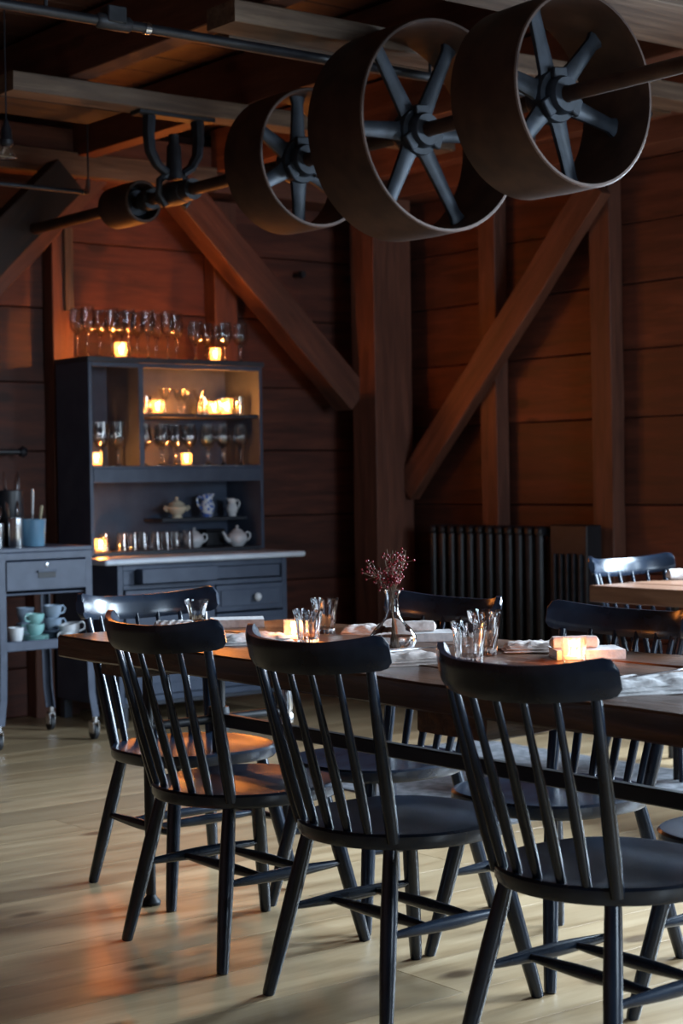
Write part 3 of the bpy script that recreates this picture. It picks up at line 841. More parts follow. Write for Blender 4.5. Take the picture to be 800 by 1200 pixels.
def fork(loc, rz, label):
    t = thing('fork', label, 'fork', loc, rz)
    bm = NB()
    pts = [(-.10, 0, .001), (-.05, 0, .002), (.0, 0, .004), (.035, 0, .006), (.05, 0, .005)]
    wd = [.006, .0045, .0022, .004, .0115]
    rows_ = []
    for p, w in zip(pts, wd):
        rows_.append([bm.verts.new((p[0], y, p[2] + z)) for y, z in ((-w, 0), (w, 0), (w, .0022), (-w, .0022))])
    for A_, B_ in zip(rows_, rows_[1:]):
        for k in range(4): bm.faces.new((A_[k], A_[(k + 1) % 4], B_[(k + 1) % 4], B_[k]))
    bm.faces.new(rows_[0][::-1]); bm.faces.new(rows_[-1])
    meshobj('handle', bm, MT['steel'], t)
    for k in range(4):
        y = -.009 + .006 * k
        newtube('tine', [(.049, y, .006), (.07, y, .004), (.095, y, .008)], [.0017, .0015, .0008], MT['steel'], t, n=6)
    return t
def knife(loc, rz, label):
    t = thing('table_knife', label, 'knife', loc, rz)
    bm = NB(); box(bm, -.11, -.01, -.005, .005, 0, .004, .001); meshobj('handle', bm, MT['steel'], t, smooth=False)
    bm = NB()
    v = [bm.verts.new(p) for p in ((-.01, -.004, 0), (.08, -.009, 0), (.11, 0, 0), (.10, .006, 0), (-.01, .005, 0), (-.01, -.004, .0016), (.08, -.009, .0016), (.11, 0, .0016), (.10, .006, .0016), (-.01, .005, .0016))]
    bm.faces.new(v[:5][::-1]); bm.faces.new(v[5:])
    for k in range(5): bm.faces.new((v[k], v[(k + 1) % 5], v[5 + (k + 1) % 5], v[5 + k]))
    meshobj('blade', bm, MT['steel'], t, smooth=False)
    return t
def book(loc, rz, label, L_=.20, W_=.14, h=.022):
    t = thing('paper_book', label, 'book', loc, rz)
    bm = NB(); box(bm, -L_ / 2 + .003, L_ / 2 - .003, -W_ / 2 + .003, W_ / 2 - .003, .002, h - .002, 0); meshobj('page_block', bm, MT['paper'], t, smooth=False)
    bm = NB(); box(bm, -L_ / 2, L_ / 2, -W_ / 2, W_ / 2, 0, .002, 0); box(bm, -L_ / 2, L_ / 2, -W_ / 2, W_ / 2, h - .002, h, 0)
    box(bm, -L_ / 2, L_ / 2, -W_ / 2, -W_ / 2 + .002, .002, h - .002, 0); meshobj('cover', bm, MT['linen'], t, smooth=False)
    return t
def roll(loc, rz, label, L_=.15, r=.02, twist=False, m='linen'):
    return tag(meshobj('rolled_napkin', roll_bm(L_, r, twist), MT[m], None, loc=loc, rot=(0, 0, rz)), label, 'napkin')
VR = R(-34)
book((2.975, 4.325, TZ), VR, 'white book lying at the left end of the table beside the lone tumbler', L_=.16, W_=.12, h=.024)
roll((2.795, 4.39, TZ), VR, 'twisted rolled napkin beside the lone tumbler at the left table end', L_=.12, r=.017, twist=True)
napkin((2.70, 3.86, TZ), R(-28), 'crumpled folded napkin between the left and middle front chairs', L_=.23, W_=.17, seed=1)
napkin((3.10, 3.84, TZ), R(-40), 'folded napkin left of the vase, glowing warm at its left end', L_=.17, W_=.13, m='linen_pink', seed=2)
book((3.075, 3.585, TZ), VR, 'white book right of the vase with a rolled napkin on top', L_=.16, W_=.12, h=.022)
roll((3.065, 3.605, TZ + .0225), VR, 'rolled rose-tinted napkin on the book right of the vase', L_=.11, r=.019, m='linen_pink')
napkin((2.655, 3.20, TZ), R(-20), 'folded napkin with a fork on it, in front of the vase', L_=.24, W_=.20, m='linen_pink', seed=3)
fork((2.69, 3.17, TZ + .026), R(-18), 'steel fork lying on the napkin in front of the vase')
knife((2.635, 3.24, TZ + .026), R(-5), 'steel knife lying on the napkin in front of the vase')
napkin((3.09, 3.15, TZ), R(-38), 'folded napkin with a rose underside, right of the two tumblers', L_=.19, W_=.13, m='linen_pink', seed=4)
book((3.05, 2.955, TZ), VR, 'white book behind the nearer candle with a rolled napkin on top', L_=.165, W_=.12, h=.022)
roll((3.035, 2.98, TZ + .0225), VR, 'rolled napkin on the book behind the nearer candle', L_=.12, r=.019, m='linen_pink')
napkin((2.70, 2.42, TZ), R(-22), 'grey linen napkin with fork at the right edge, on the near side of the table', L_=.30, W_=.20, seed=6)
fork((2.74, 2.42, TZ + .027), R(-2), 'steel fork on the grey napkin at the right edge')
roll((5.57, 4.80, TZ), -.6, 'white bunched napkin on the pale second table', L_=.2, r=.03)

# vase with berries
vx, vy = 2.77, 3.345
t = thing('glass_vase', 'clear round-bellied glass carafe vase half full of water, holding red berries', 'vase', (vx, vy, TZ))
prof = [(0, 0), (.040, 0), (.046, .003), (.056, .022), (.060, .036), (.058, .046), (.046, .064), (.030, .079), (.020, .092), (.0155, .108), (.0145, .128), (.0165, .148), (.021, .156), (.022, .160), (.0195, .160),
        (.0145, .150), (.0125, .128), (.0135, .108), (.018, .092), (.028, .078), (.044, .062), (.056, .046), (.058, .036), (.054, .022), (.044, .006), (0, .005)]
newlathe('glass_body', prof, MT['crystal'], t, n=48)
newlathe('water', [(0, .0062), (.042, .0068), (.052, .022), (.0565, .036), (.0545, .046), (0, .046)], MT['water'], t, n=36)
bs = thing('berry_sprig', 'sprig of small dark red berries on thin twigs standing in the glass vase', 'plant', (vx, vy, TZ + .012))
rb = random.Random(5)
bm_t = NB()
berries = []
for k in range(15):
    a = rb.uniform(0, 2 * PI); sp = rb.uniform(.02, .058)
    side = Vector((math.cos(YAW), -math.sin(YAW), 0)) * rb.uniform(-1, 1) * .062 + Vector((math.cos(a), math.sin(a), 0)) * .018
    hh = rb.uniform(.19, .25)
    p = [Vector((0, 0, .0)) + side * -.15, Vector((0, 0, .09)), Vector((0, 0, .145)) + side * .12, Vector((side.x * .6, side.y * .6, .18)), Vector((side.x, side.y, hh))]
    tube(bm_t, p, [.0013, .0013, .0012, .0010, .0006], 5)
    for b_ in range(8):
        u = rb.uniform(.1, 1)
        base = p[2].lerp(p[3], u * 2) if u < .5 else p[3].lerp(p[4], u * 2 - 1)
        d = Vector((rb.uniform(-1, 1), rb.uniform(-1, 1), rb.uniform(-.3, 1))).normalized() * rb.uniform(.012, .028)
        tube(bm_t, [base, base + d * .6, base + d], [.0007, .0006, .0005], 4)
        berries.append(base + d)
        if rb.random() < .55:
            d2 = d * .6 + Vector((rb.uniform(-1, 1), rb.uniform(-1, 1), rb.uniform(-.5, .6))).normalized() * .010
            tube(bm_t, [base + d * .6, base + d2], [.0006, .0005], 4); berries.append(base + d2)
meshobj('twigs', bm_t, MT['twig'], bs)
bm = NB(); bmesh.ops.create_icosphere(bm, subdivisions=1, radius=.0036)
bmesh.ops.recalc_face_normals(bm, faces=bm.faces)
bme = bpy.data.meshes.new('berry'); bm.to_mesh(bme); bm.free(); bme.materials.append(MT['berry'])
for p_ in bme.polygons: p_.use_smooth = True
for p in berries:
    o = bpy.data.objects.new('berry', bme); COL.objects.link(o); o.parent = bs; o.location = p

# ================================================================== HUTCH
HX0, HX1, HY = 4.36, 5.415, 7.6
h = thing('hutch_cabinet', 'tall slate-blue painted kitchen hutch with open shelves of lit glassware', 'cabinet', (4.89, 7.8, 0))
PM, PD = MT['paint'], MT['paint_dark']
def hb(name, x0, x1, y0, y1, z0, z1, m=PM, parent=None, bev=.002, label=None):
    return newbox(name, x0 - 4.89, x1 - 4.89, y0 - 7.8, y1 - 7.8, z0, z1, m, parent or h, bev=bev, label=label)
HB = 7.93
hb('side_panel', HX0, HX0 + .02, HY, HB, .83, 1.80)
hb('side_panel', HX1 - .02, HX1, HY, HB, .83, 1.80)
hb('back_panel', HX0 + .02, HX1 - .02, HB - .012, HB, .83, 1.80)
hb('top_board', HX0 - .008, HX1 + .008, HY - .012, HB, 1.795, 1.822, PD)
hb('divider', 4.650, 4.680, HY, HB - .012, 1.275, 1.797)
hb('rail', HX0 + .0205, HX1 - .0205, HY - .001, HY + .02, 1.772, 1.795)
hb('rail', HX0 + .0205, HX1 - .0205, HY - .001, HY + .02, 1.192, 1.262)
hb('shelf', HX0 + .0205, HX1 - .0205, HY + .001, HB - .012, 1.262, 1.276)
hb('shelf', 4.681, HX1 - .0205, HY + .012, HB - .012, 1.524, 1.542, PD)
hb('shelf', 4.86, HX1 - .0205, HB - .20, HB - .0125, .985, 1.002, PD)
hb('niche_floor', HX0 + .0205, HX1 - .0205, HY, HB - .012, .825, .845, PD)
hb('countertop', 4.245, 5.44, 7.265, HB, .797, .824, MT['enamel'], label='white enamel worktop with rounded corners', bev=.008)
# base
BX0, BX1, BY = 4.335, 5.345, 7.31
hb('base_side', BX0, BX0 + .03, BY, HB, .10, .796)
hb('base_side', BX1 - .03, BX1, BY, HB, .10, .796)
hb('base_back', BX0 + .03, BX1 - .03, HB - .02, HB, .10, .796)
hb('base_floor', BX0 + .03, BX1 - .03, BY + .01, HB - .02, .10, .12, PD)
hb('face_rail', BX0 + .031, BX1 - .031, BY + .001, BY + .02, .765, .796)
hb('face_rail', BX0 + .031, BX1 - .031, BY + .001, BY + .02, .672, .695)
hb('face_rail', BX0 + .031, BX1 - .031, BY + .001, BY + .02, .12, .15)
hb('face_stile', 4.868, 4.898, BY + .0015, BY + .02, .151, .671)
hb('dust_board', BX0 + .03, BX1 - .03, BY + .021, HB - .021, .68, .69, PD)
hb('face_panel', 4.367, 4.432, BY + .003, BY + .02, .6955, .7645)
hb('pull_out_board', 4.44, 4.875, BY - .06, BY + .35, .702, .772, label='wide pull-out front sliding a little proud of the face')
hb('drawer', 4.885, 5.305, BY + .004, BY + .30, .702, .762)
def drawer(x0, x1, z0, z1, knob=True):
    d = hb('drawer', x0, x1, BY - .006, BY + .35, z0, z1)
    f = hb('drawer_panel', x0 + .025, x1 - .025, BY - .012, BY - .0065, z0 + .025, z1 - .025)
    if knob:
        k = newlathe('knob', [(0, .034), (.010, .032), (.019, .024), (.021, .016), (.014, .008), (.009, .004), (.009, 0), (0, 0)], MT['white'], None, n=18)
        k.parent = d; k.rotation_euler = (PI / 2, 0, 0); k.location = (0.03, -(.178 + .012), 0); k['label'] = 'white china knob'
    return d
drawer(4.902, 5.312, .535, .668)
drawer(4.902, 5.312, .345, .525)
drawer(4.902, 5.312, .155, .335)
def door(x0, x1, z0, z1):
    d = hb('door', x0, x1, BY - .004, BY + .016, z0, z1)
    for (a, b, c, e) in ((x0, x0 + .05, z0, z1), (x1 - .05, x1, z0, z1), (x0 + .05, x1 - .05, z0, z0 + .05), (x0 + .05, x1 - .05, z1 - .05, z1)):
        o = newbox('door_frame_strip', a - (x0 + x1) / 2, b - (x0 + x1) / 2, -.018, -.0105, c - (z0 + z1) / 2, e - (z0 + z1) / 2, PM, None, bev=.001)
        o.parent = d
    return d
door(4.372, 4.862, .155, .668)
for x in (BX0 + .03, BX1 - .03):
    for y_ in (BY + .03, HB - .04):
        hb('foot', x - .022, x + .022, y_ - .022, y_ + .022, 0, .10, PD)

# ---- glassware in and on the hutch
def wine_parts(t, H_=.20, rb_=.034, rr=.027, stem=.085, foot=.030):
    b0 = stem
    bh = H_ - stem
    st = [(0, .0), (foot, 0), (foot, .002), (foot * .5, .005), (.008, .010), (.0050, .02), (.0046, b0 * .7), (.006, b0 * .94), (.012, b0 + bh * .03), (0, b0 + bh * .035)]
    bw = [(.012, b0 + bh * .03), (rb_ * .72, b0 + bh * .14), (rb_ * .96, b0 + bh * .30), (rb_, b0 + bh * .42), (rb_ * .95, b0 + bh * .65), (rr * 1.03, b0 + bh * .88), (rr, H_), (rr - .001, H_),
            (rr * 1.0 - .001, b0 + bh * .88), (rb_ * .93, b0 + bh * .65), (rb_ - .0015, b0 + bh * .42), (rb_ * .92, b0 + bh * .30), (rb_ * .66, b0 + bh * .16), (0, b0 + bh * .07)]
    newlathe('bowl', bw, MT['glass'], t, n=20)
    newlathe('stem', st, MT['crystal'], t, n=20)
def wine(loc, label, group, **k):
    t = thing('wine_glass', label, 'glass', loc, 0, group)
    wine_parts(t, **k); register(t); return t
ORD = ['first', 'second', 'third', 'fourth', 'fifth', 'sixth', 'seventh', 'eighth', 'ninth', 'tenth', 'eleventh', 'twelfth', 'thirteenth', 'fourteenth']
ZT = 1.8225
g0 = wine((4.415, 7.80, ZT), 'tall thin wine glass, first from the left in the row on top of the hutch', 'tall wine glasses on top of the hutch', H_=.255, rb_=.038, rr=.031, stem=.12, foot=.034)
KT = g0
xs_ = [4.42, 4.545, 4.573, 4.688, 4.666, 4.771, 4.773, 4.892, 4.899, 5.009]
ys_ = [7.70, 7.80, 7.72, 7.83, 7.71, 7.80, 7.70, 7.81, 7.71, 7.80]
for k, (x, y) in enumerate(zip(xs_, ys_)):
    copy_tree(KT, (x, y, ZT), 0, 'tall thin wine glass, %s from the left in the row on top of the hutch' % ORD[k + 1])
g1 = wine((5.063, 7.70, ZT), 'shorter balloon wine glass on the hutch top, left of the right-hand candle', 'balloon wine glasses on the hutch top', H_=.21, rb_=.042, rr=.035, stem=.085, foot=.035)
for (x, y, lab) in ((5.20, 7.80, 'balloon wine glass standing right behind the right-hand candle on the hutch top'), (5.24, 7.69, 'balloon wine glass on the hutch top, second from the right end'), (5.31, 7.86, 'balloon wine glass at the back of the hutch top near its right end'), (5.37, 7.73, 'balloon wine glass at the far right end of the hutch top')):
    copy_tree(g1, (x, y, ZT), 0, lab)
votive((4.575, 7.645, ZT), 'lit votive candle on top of the hutch among the tall glasses', 13.0, h=.075, r=.032)
votive((5.165, 7.67, ZT), 'lit votive candle on top of the hutch among the balloon glasses', 11.0, h=.07, r=.03)
# lower shelf right compartment: balloon glasses
ZL = 1.2765
g2 = wine((4.735, 7.70, ZL), 'wine glass on the middle hutch shelf, first from the left', 'wine glasses on the middle hutch shelf', H_=.215, rb_=.040, rr=.033, stem=.090, foot=.034)
pos = [(4.80, 7.80), (4.845, 7.69), (4.893, 7.79), (4.925, 7.70), (5.0, 7.80), (5.022, 7.71), (5.10, 7.83), (5.134, 7.70), (5.19, 7.80), (5.228, 7.70), (5.29, 7.80), (5.34, 7.70)]
for k, (x, y) in enumerate(pos):
    copy_tree(g2, (x, y, ZL), 0, 'wine glass on the middle hutch shelf, %s from the left' % ORD[k + 1])
votive((4.955, 7.64, ZL), 'lit votive candle on the middle hutch shelf in front of the wine glasses', 7.0, h=.065, r=.03)
# left compartment
g3 = wine((4.425, 7.83, ZL), 'wine glass in the narrow left hutch bay, leftmost', 'wine glasses in the narrow left bay', H_=.225, rb_=.040, rr=.036, stem=.085, foot=.034)
for (x, y, lab) in ((4.485, 7.70, 'wine glass in the narrow left hutch bay, second from the left'), (4.545, 7.81, 'wine glass in the narrow left hutch bay, third from the left'), (4.60, 7.73, 'rounder wine glass in the narrow left hutch bay, rightmost')):
    copy_tree(g3, (x, y, ZL), 0, lab)
votive((4.425, 7.645, ZL), 'lit votive candle in the lower left corner of the narrow hutch bay', 6.0, h=.07, r=.032)
# upper right shelf
ZU = 1.5425
votive((4.785, 7.64, ZU), 'lit votive candle at the left of the upper hutch shelf', 6.0, h=.07, r=.033)
votive((5.145, 7.66, ZU), 'lit votive candle toward the right of the upper hutch shelf', 6.0, h=.07, r=.033)
votive((5.225, 7.66, ZU), 'lit votive candle at the far right of the upper hutch shelf', 6.0, h=.085, r=.033)
def coupe(loc, label):
    t = thing('stemmed_glass', label, 'glass', loc, 0, 'short stemmed glasses on the upper hutch shelf')
    newlathe('glass_body', [(0, 0), (.028, 0), (.028, .002), (.006, .006), (.0045, .05), (.006, .068), (.018, .085), (.030, .115), (.036, .135), (.035, .135), (.028, .115), (.016, .088), (0, .074)], MT['glass'], t, n=20)
    register(t); return t
cc = coupe((4.90, 7.75, ZU), 'short stemmed glass on the upper hutch shelf, first from the left')
for k, x in enumerate((4.965, 5.03, 5.09)):
    copy_tree(cc, (x, 7.72 + .05 * (k % 2), ZU), 0, 'short stemmed glass on the upper hutch shelf, %s from the left' % ORD[k + 1])
def plain_tumbler(loc, label, group, h_=.095, r_=.034):
    t = thing('water_glass', label, 'glass', loc, 0, group)
    newlathe('glass_body', [(0, 0), (r_ * .85, 0), (r_ * .88, .003, 1), (r_, h_), (r_ - .0015, h_), (r_ * .82, .012), (0, .010)], MT['glass_thick'], t, n=28, flute=9, fdepth=.06)
    register(t); return t
gg = 'glasses stacked on the upper hutch shelf'
a_ = plain_tumbler((4.735, 7.76, ZU), 'tumbler at the left end of the upper hutch shelf', gg)
copy_tree(a_, (4.735, 7.76, ZU + .0955), 0, 'tumbler stacked on another at the left end of the upper hutch shelf')
copy_tree(a_, (4.81, 7.80, ZU), 0, 'tumbler just right of the left candle on the upper hutch shelf')
copy_tree(a_, (5.27, 7.78, ZU), 0, 'tumbler right of the candles on the upper hutch shelf')
copy_tree(a_, (5.17, 7.80, ZU), 0, 'tumbler behind the right candles on the upper hutch shelf')
copy_tree(a_, (5.33, 7.70, ZU), 0, 'rightmost tumbler on the upper hutch shelf')
# niche: upturned tumblers
ZN = .8455
def inv_tumbler(loc, label):
    t = thing('upturned_glass', label, 'glass', loc, 0, 'upturned tumblers in the hutch niche')
    newlathe('glass_body', [(.034, 0), (.033, .002), (.029, .07, 1), (.026, .090, 1), (.024, .094), (0, .094), (0, .086), (.023, .084), (.030, .02), (.0325, 0), (.034, 0)], MT['glass_thick'], t, n=28, flute=9, fdepth=.08)
    register(t); return t
i0 = inv_tumbler((4.515, 7.74, ZN), 'upturned tumbler in the hutch niche, first from the left behind the candle')
for k, x in enumerate((4.585, 4.655, 4.72, 4.785, 4.85, 4.915, 4.98)):
    copy_tree(i0, (x, 7.68 + .012 * (k % 3), ZN), 0, 'upturned tumbler in the hutch niche, %s from the left' % ORD[k + 1])
i0['label'] = 'upturned tumbler in the hutch niche, first from the left'
votive((4.44, 7.645, ZN), 'lit votive candle in the niche at the left end of the white worktop', 5.0, h=.07, r=.032)
# china
def handle_tube(t, pts, r, m, name='handle', n=8):
    return newtube(name, pts, r, m, t, n=n)
def teapot(loc, rz, label, m, s=1.0):
    t = thing('teapot', label, 'teapot', loc, rz)
    P_ = [(0, 0), (.030, 0), (.033, .004), (.050, .022), (.056, .042), (.050, .062), (.034, .076), (.028, .079), (0, .079)]
    newlathe('body', [(a * s, b * s) for a, b in P_], m, t, n=24)
    newlathe('lid', [(a * s, b * s) for a, b in [(.030, .0795), (.028, .083), (.015, .091), (.006, .094), (.005, .098), (.009, .103), (.007, .109), (0, .111)]], m, t, n=20)
    newtube('spout', [Vector(p) * s for p in ((-.045, 0, .028), (-.068, 0, .040), (-.080, 0, .062), (-.092, 0, .078))], [.014 * s, .011 * s, .008 * s, .006 * s], m, t)
    newtube('handle', [Vector(p) * s for p in ((.048, 0, .062), (.066, 0, .074), (.083, 0, .066), (.085, 0, .046), (.070, 0, .030), (.053, 0, .026))], .005 * s, m, t, n=8)
    return t
teapot((5.300, 7.69, ZN), 0, 'white teapot with spout to the left, at the right of the hutch niche', MT['white'])
teapot((5.06, 7.74, ZN), 0, 'white lidded pot half hidden behind the row of upturned tumblers', MT['white'], .95)
t = thing('sugar_bowl', 'cream lidded two-handled sugar bowl on the small niche shelf', 'bowl', (4.975, 7.77, 1.0025))
newlathe('body', [(0, 0), (.028, 0), (.026, .008), (.022, .014), (.040, .030), (.056, .048), (.060, .056), (.055, .062), (.040, .068), (0, .068)], MT['cream'], t, n=26)
newlathe('lid', [(.044, .0685), (.038, .078), (.016, .090), (.007, .093), (.007, .098), (.010, .104), (.006, .110), (0, .111)], MT['cream'], t, n=22)
for s in (-1, 1): newtube('handle', [(s * .052, 0, .050), (s * .074, 0, .062), (s * .080, 0, .052), (s * .060, 0, .036)], .0045, MT['cream'], t, n=8)
def jug(loc, rz, label, m, s=1.0, hs=-1):
    t = thing('china_jug', label, 'jug', loc, rz)
    P_ = [(0, 0), (.026, 0), (.029, .004), (.026, .012), (.036, .032), (.041, .052), (.036, .074), (.027, .090), (.028, .104), (.034, .118), (.032, .118), (.025, .102), (.024, .090), (0, .088)]
    bm = NB(); lathe(bm, [(a * s, b * s) for a, b in P_], 26)
    for v in bm.verts:   # pouring lip away from the handle
        if v.co.z > .095 * s and -hs * v.co.x > 0:
            f = (v.co.z / s - .095) / .023
            v.co.x += -hs * .014 * s * f * max(0, -hs * v.co.x / (.034 * s)); v.co.z += .006 * s * f
    meshobj('body', bm, m, t)
    newtube('handle', [Vector(p) * s for p in ((hs * .028, 0, .100), (hs * .050, 0, .112), (hs * .064, 0, .095), (hs * .058, 0, .066), (hs * .038, 0, .045))], .0048 * s, m, t, n=8)
    return t
jug((5.165, 7.77, 1.0025), 0, 'white jug with blue flower print on the small niche shelf', MT['print_blue'], 1.0, -1)
jug((5.325, 7.77, 1.0025), 0, 'small cream milk jug at the right of the niche shelf', MT['white'], .78, 1)
t = thing('dark_tin', 'small black tin in the shadow between the two white teapots', 'tin', (5.21, 7.80, ZN))
newbox('body', -.06, .06, -.04, .04, 0, .08, MT['black'], t, bev=.006); newbox('lid', -.062, .062, -.042, .042, .0805, .092, MT['black'], t, bev=.004)

# ================================================================== CART
c = thing('utility_cart', 'blue-grey painted metal cart with a drawer and lower shelf on casters', 'cart', (3.84, 7.32, 0))
def cb(name, x0, x1, y0, y1, z0, z1, m=None, bev=.003, parent=None):
    return newbox(name, x0 - 3.84, x1 - 3.84, y0 - 7.32, y1 - 7.32, z0, z1, m or MT['cart'], parent or c, bev=bev)
CX0, CX1, CY0, CY1 = 3.60, 4.075, 7.10, 7.54
cb('top', CX0, CX1, CY0, CY1, .885, .905)
cb('top_rim', CX0 + .03, CX1 - .03, CY0, CY0 + .012, .850, .8845)
cb('side_sheet', CX0 + .003, CX0 + .012, CY0 + .03, CY1 - .03, .69, .8845)
cb('side_sheet', CX1 - .012, CX1 - .003, CY0 + .03, CY1 - .03, .69, .8845)
cb('back_sheet', CX0 + .03, CX1 - .03, CY1 - .012, CY1 - .003, .69, .8845)
cb('drawer_floor', CX0 + .013, CX1 - .013, CY0 + .02, CY1 - .013, .69, .70)
d = cb('drawer', CX0 + .034, CX1 - .034, CY0 - .006, CY0 + .30, .712, .845)
o = newbox('handle_recess', -.045, .045, -.156, -.1535, -.012, .014, MT['black'], None, bev=.001); o.parent = d
o = newbox('handle_lip', -.05, .05, -.164, -.1535, .014, .022, MT['cart'], None, bev=.001); o.parent = d
o = newlathe('lock', [(0, .004), (.008, .003), (.009, 0), (0, 0)], MT['steel'], None, n=14); o.parent = d; o.rotation_euler = (PI / 2, 0, 0); o.location = (0, -.1535, .046)
cb('shelf', CX0 + .01, CX1 - .01, CY0 + .012, CY1 - .012, .455, .467)
cb('shelf_rim', CX0 + .03, CX1 - .03, CY0, CY0 + .011, .440, .485)
cb('shelf_rim', CX0 + .03, CX1 - .03, CY1 - .011, CY1, .440, .485)
for sx, x in ((-1, CX0), (1, CX1)):
    for sy, y in ((-1, CY0), (1, CY1)):
        bm = NB()
        X0 = x - 3.84; Y0 = y - 7.32
        def legring(z, off):
            ox, oy = sx * off, sy * off * .3
            q = [(0, 0), (-sx * .034, 0), (-sx * .034, -sy * .006), (-sx * .006, -sy * .006), (-sx * .006, -sy * .034), (0, -sy * .034)]
            return [bm.verts.new((X0 + ox + a, Y0 + oy + b, z)) for a, b in q]
        rg = [legring(.884, 0), legring(.42, 0), legring(.22, .006), legring(.15, .016), legring(.11, .022)]
        for A_, B_ in zip(rg, rg[1:]):
            for k in range(6): bm.faces.new((A_[k], A_[(k + 1) % 6], B_[(k + 1) % 6], B_[k]))
        bm.faces.new(rg[0]); bm.faces.new(rg[-1][::-1])
        meshobj('leg', bm, MT['cart'], c, smooth=False)
        k_ = newtube('caster', [(0, 0, .115), (0, 0, .085)], .014, MT['steel'], None, n=12); k_.parent = c; k_.location = (X0 + sx * .008, Y0 - sy * .010, 0)
        bm = NB(); box(bm, -.016, -.012, -.012, .03, .03, .088, .001); box(bm, .012, .016, -.012, .03, .03, .088, .001); box(bm, -.016, .016, -.012, .014, .082, .088, .001)
        f_ = meshobj('caster_fork', bm, MT['steel'], k_, smooth=False)
        bm = NB(); tube(bm, [(-.011, .012, .0345), (-.009, .012, .0345), (.009, .012, .0345), (.011, .012, .0345)], [.028, .034, .034, .028], 22); meshobj('caster_wheel', bm, MT['rubber'], k_)
# cart top: containers and cutlery
ZA = .9055
def can(name, loc, r, h_, m, label, cat, flare=1.0):
    t = thing(name, label, cat, loc)
    newlathe('body', [(0, 0), (r * .96, 0), (r, .004), (r * flare, h_ - .004), (r * flare + .002, h_ - .002), (r * flare, h_), (r * flare - .003, h_), (r - .004, .008), (0, .008)], m, t, n=26)
    return t
b_ = can('blue_bucket', (3.865, 7.27, ZA), .052, .125, MT['bucket'], 'blue enamel bucket holding knives and spoons, on the cart top', 'bucket', 1.15)
can('steel_canister', (3.765, 7.25, ZA), .036, .135, MT['steel'], 'shiny steel cutlery canister on the cart top beside the blue bucket', 'canister')
can('steel_canister', (3.69, 7.30, ZA), .040, .11, MT['steel'], 'darker steel canister at the left edge of the cart top', 'canister')
can('black_crock', (3.83, 7.43, ZA), .065, .26, MT['black'], 'tall black crock at the back of the cart top, spoons sticking out', 'crock')
can('black_pot', (3.69, 7.45, ZA), .075, .25, MT['iron_blue'], 'dark pot with a shiny rim at the left rear of the cart top', 'pot')
def utensil(name, loc, tilt, az, L_, m_h, m_t, label, cat, kind='spoon'):
    t = thing(name, label, cat, loc); t.rotation_euler = (0, tilt, az)
    newtube('shank', [(0, 0, 0), (0, 0, L_ * .55)], .0035, MT['steel'], t, n=8)
    if kind == 'spoon':
        bm = NB(); tube(bm, [(0, 0, L_ * .55), (0, 0, L_ * .65), (0, 0, L_ * .8), (0, 0, L_ * .93), (0, 0, L_)], [.004, .013, .019, .015, .003], 12, sq=.35); meshobj('bowl', bm, m_t, t)
    else:
        bm = NB(); tube(bm, [(0, 0, L_ * .5), (0, 0, L_ * .55), (0, 0, L_ * .8), (0, 0, L_ * .97), (0, 0, L_)], [.004, .008, .010, .011, .006], 10, sq=.6); meshobj('handle', bm, m_h, t)
    return t
utensil('knife', (3.86, 7.27, ZA + .02), .02, 0, .245, MT['white'], MT['steel'], 'white-handled knife standing tallest in the blue bucket', 'knife', 'knife')
utensil('knife', (3.885, 7.27, ZA + .02), .16, 0, .17, MT['bone'], MT['steel'], 'bone-handled knife leaning right in the blue bucket', 'knife', 'knife')
for k, (x, y, z, ti, az, L_, lab) in enumerate((
    (3.82, 7.43, ZA + .02, -.06, 0, .33, 'steel spoon leaning left in the black crock'),
    (3.84, 7.43, ZA + .02, .13, .3, .33, 'steel spoon leaning right in the black crock'),
    (3.765, 7.25, ZA + .012, .05, 0, .20, 'steel spoon in the shiny canister'),
    (3.755, 7.26, ZA + .012, -.16, 0, .20, 'steel spoon leaning left out of the shiny canister'),
    (3.69, 7.30, ZA + .012, .14, 0, .18, 'steel spoon in the darker canister at the left edge'))):
    utensil('spoon', (x, y, z), ti, az, L_, MT['steel'], MT['steel'], lab, 'spoon')
# wall rail above the cart
t = thing('wall_rail', 'black iron rail with a round end knob on the wall above the cart', 'rail', (3.6, 7.93, 1.355))
newtube('bar', [(-.6, 0, 0), (.55, 0, 0)], .014, MT['black'], t, n=10)
newlathe('end_knob', [(0, -.02), (.022, -.016), (.030, 0), (.022, .016), (0, .02)], MT['black'], t, n=16, loc=(.565, 0, 0), rot=(0, PI / 2, 0))
for x in (-.3, .45): newtube('bracket', [(x, 0, 0), (x, YL - 7.93, 0)], .009, MT['black'], t, n=8)

# cups on the cart shelf
def cup_parts(t, m, r=.042, h_=.06, az=0.):
    newlathe('body', [(0, 0), (r * .55, 0), (r * .6, .004), (r * .78, h_ * .25), (r * .93, h_ * .6), (r, h_), (r - .002, h_), (r * .88, h_ * .6), (r * .7, h_ * .25), (0, h_ * .12)], m, t, n=24)
    newtube('handle', [(r * .92, 0, h_ * .86), (r * 1.35, 0, h_ * .92), (r * 1.6, 0, h_ * .66), (r * 1.4, 0, h_ * .34), (r * .84, 0, h_ * .26)], .0036, m, t, n=8)
def cup(loc, rz, m, label, tilt=0, r=.042, h_=.06, group='china cups on the cart shelf'):
    t = thing('china_cup', label, 'cup', loc, rz, group)
    t.rotation_euler = (0, tilt, rz)
    cup_parts(t, m, r, h_); return t
def saucers(loc, m, label, n=3, r=.06, group=None):
    for k in range(n):
        t = newlathe('saucer', [(0, 0), (r * .55, 0), (r * .6, .003), (r, .012), (r, .014), (r * .58, .006), (0, .005)], m, None, n=28)
        t.location = (loc[0], loc[1], loc[2] + .008 * k)
        tag(t, label[k], 'saucer', group or 'saucers stacked on the cart shelf')
ZS = .4675
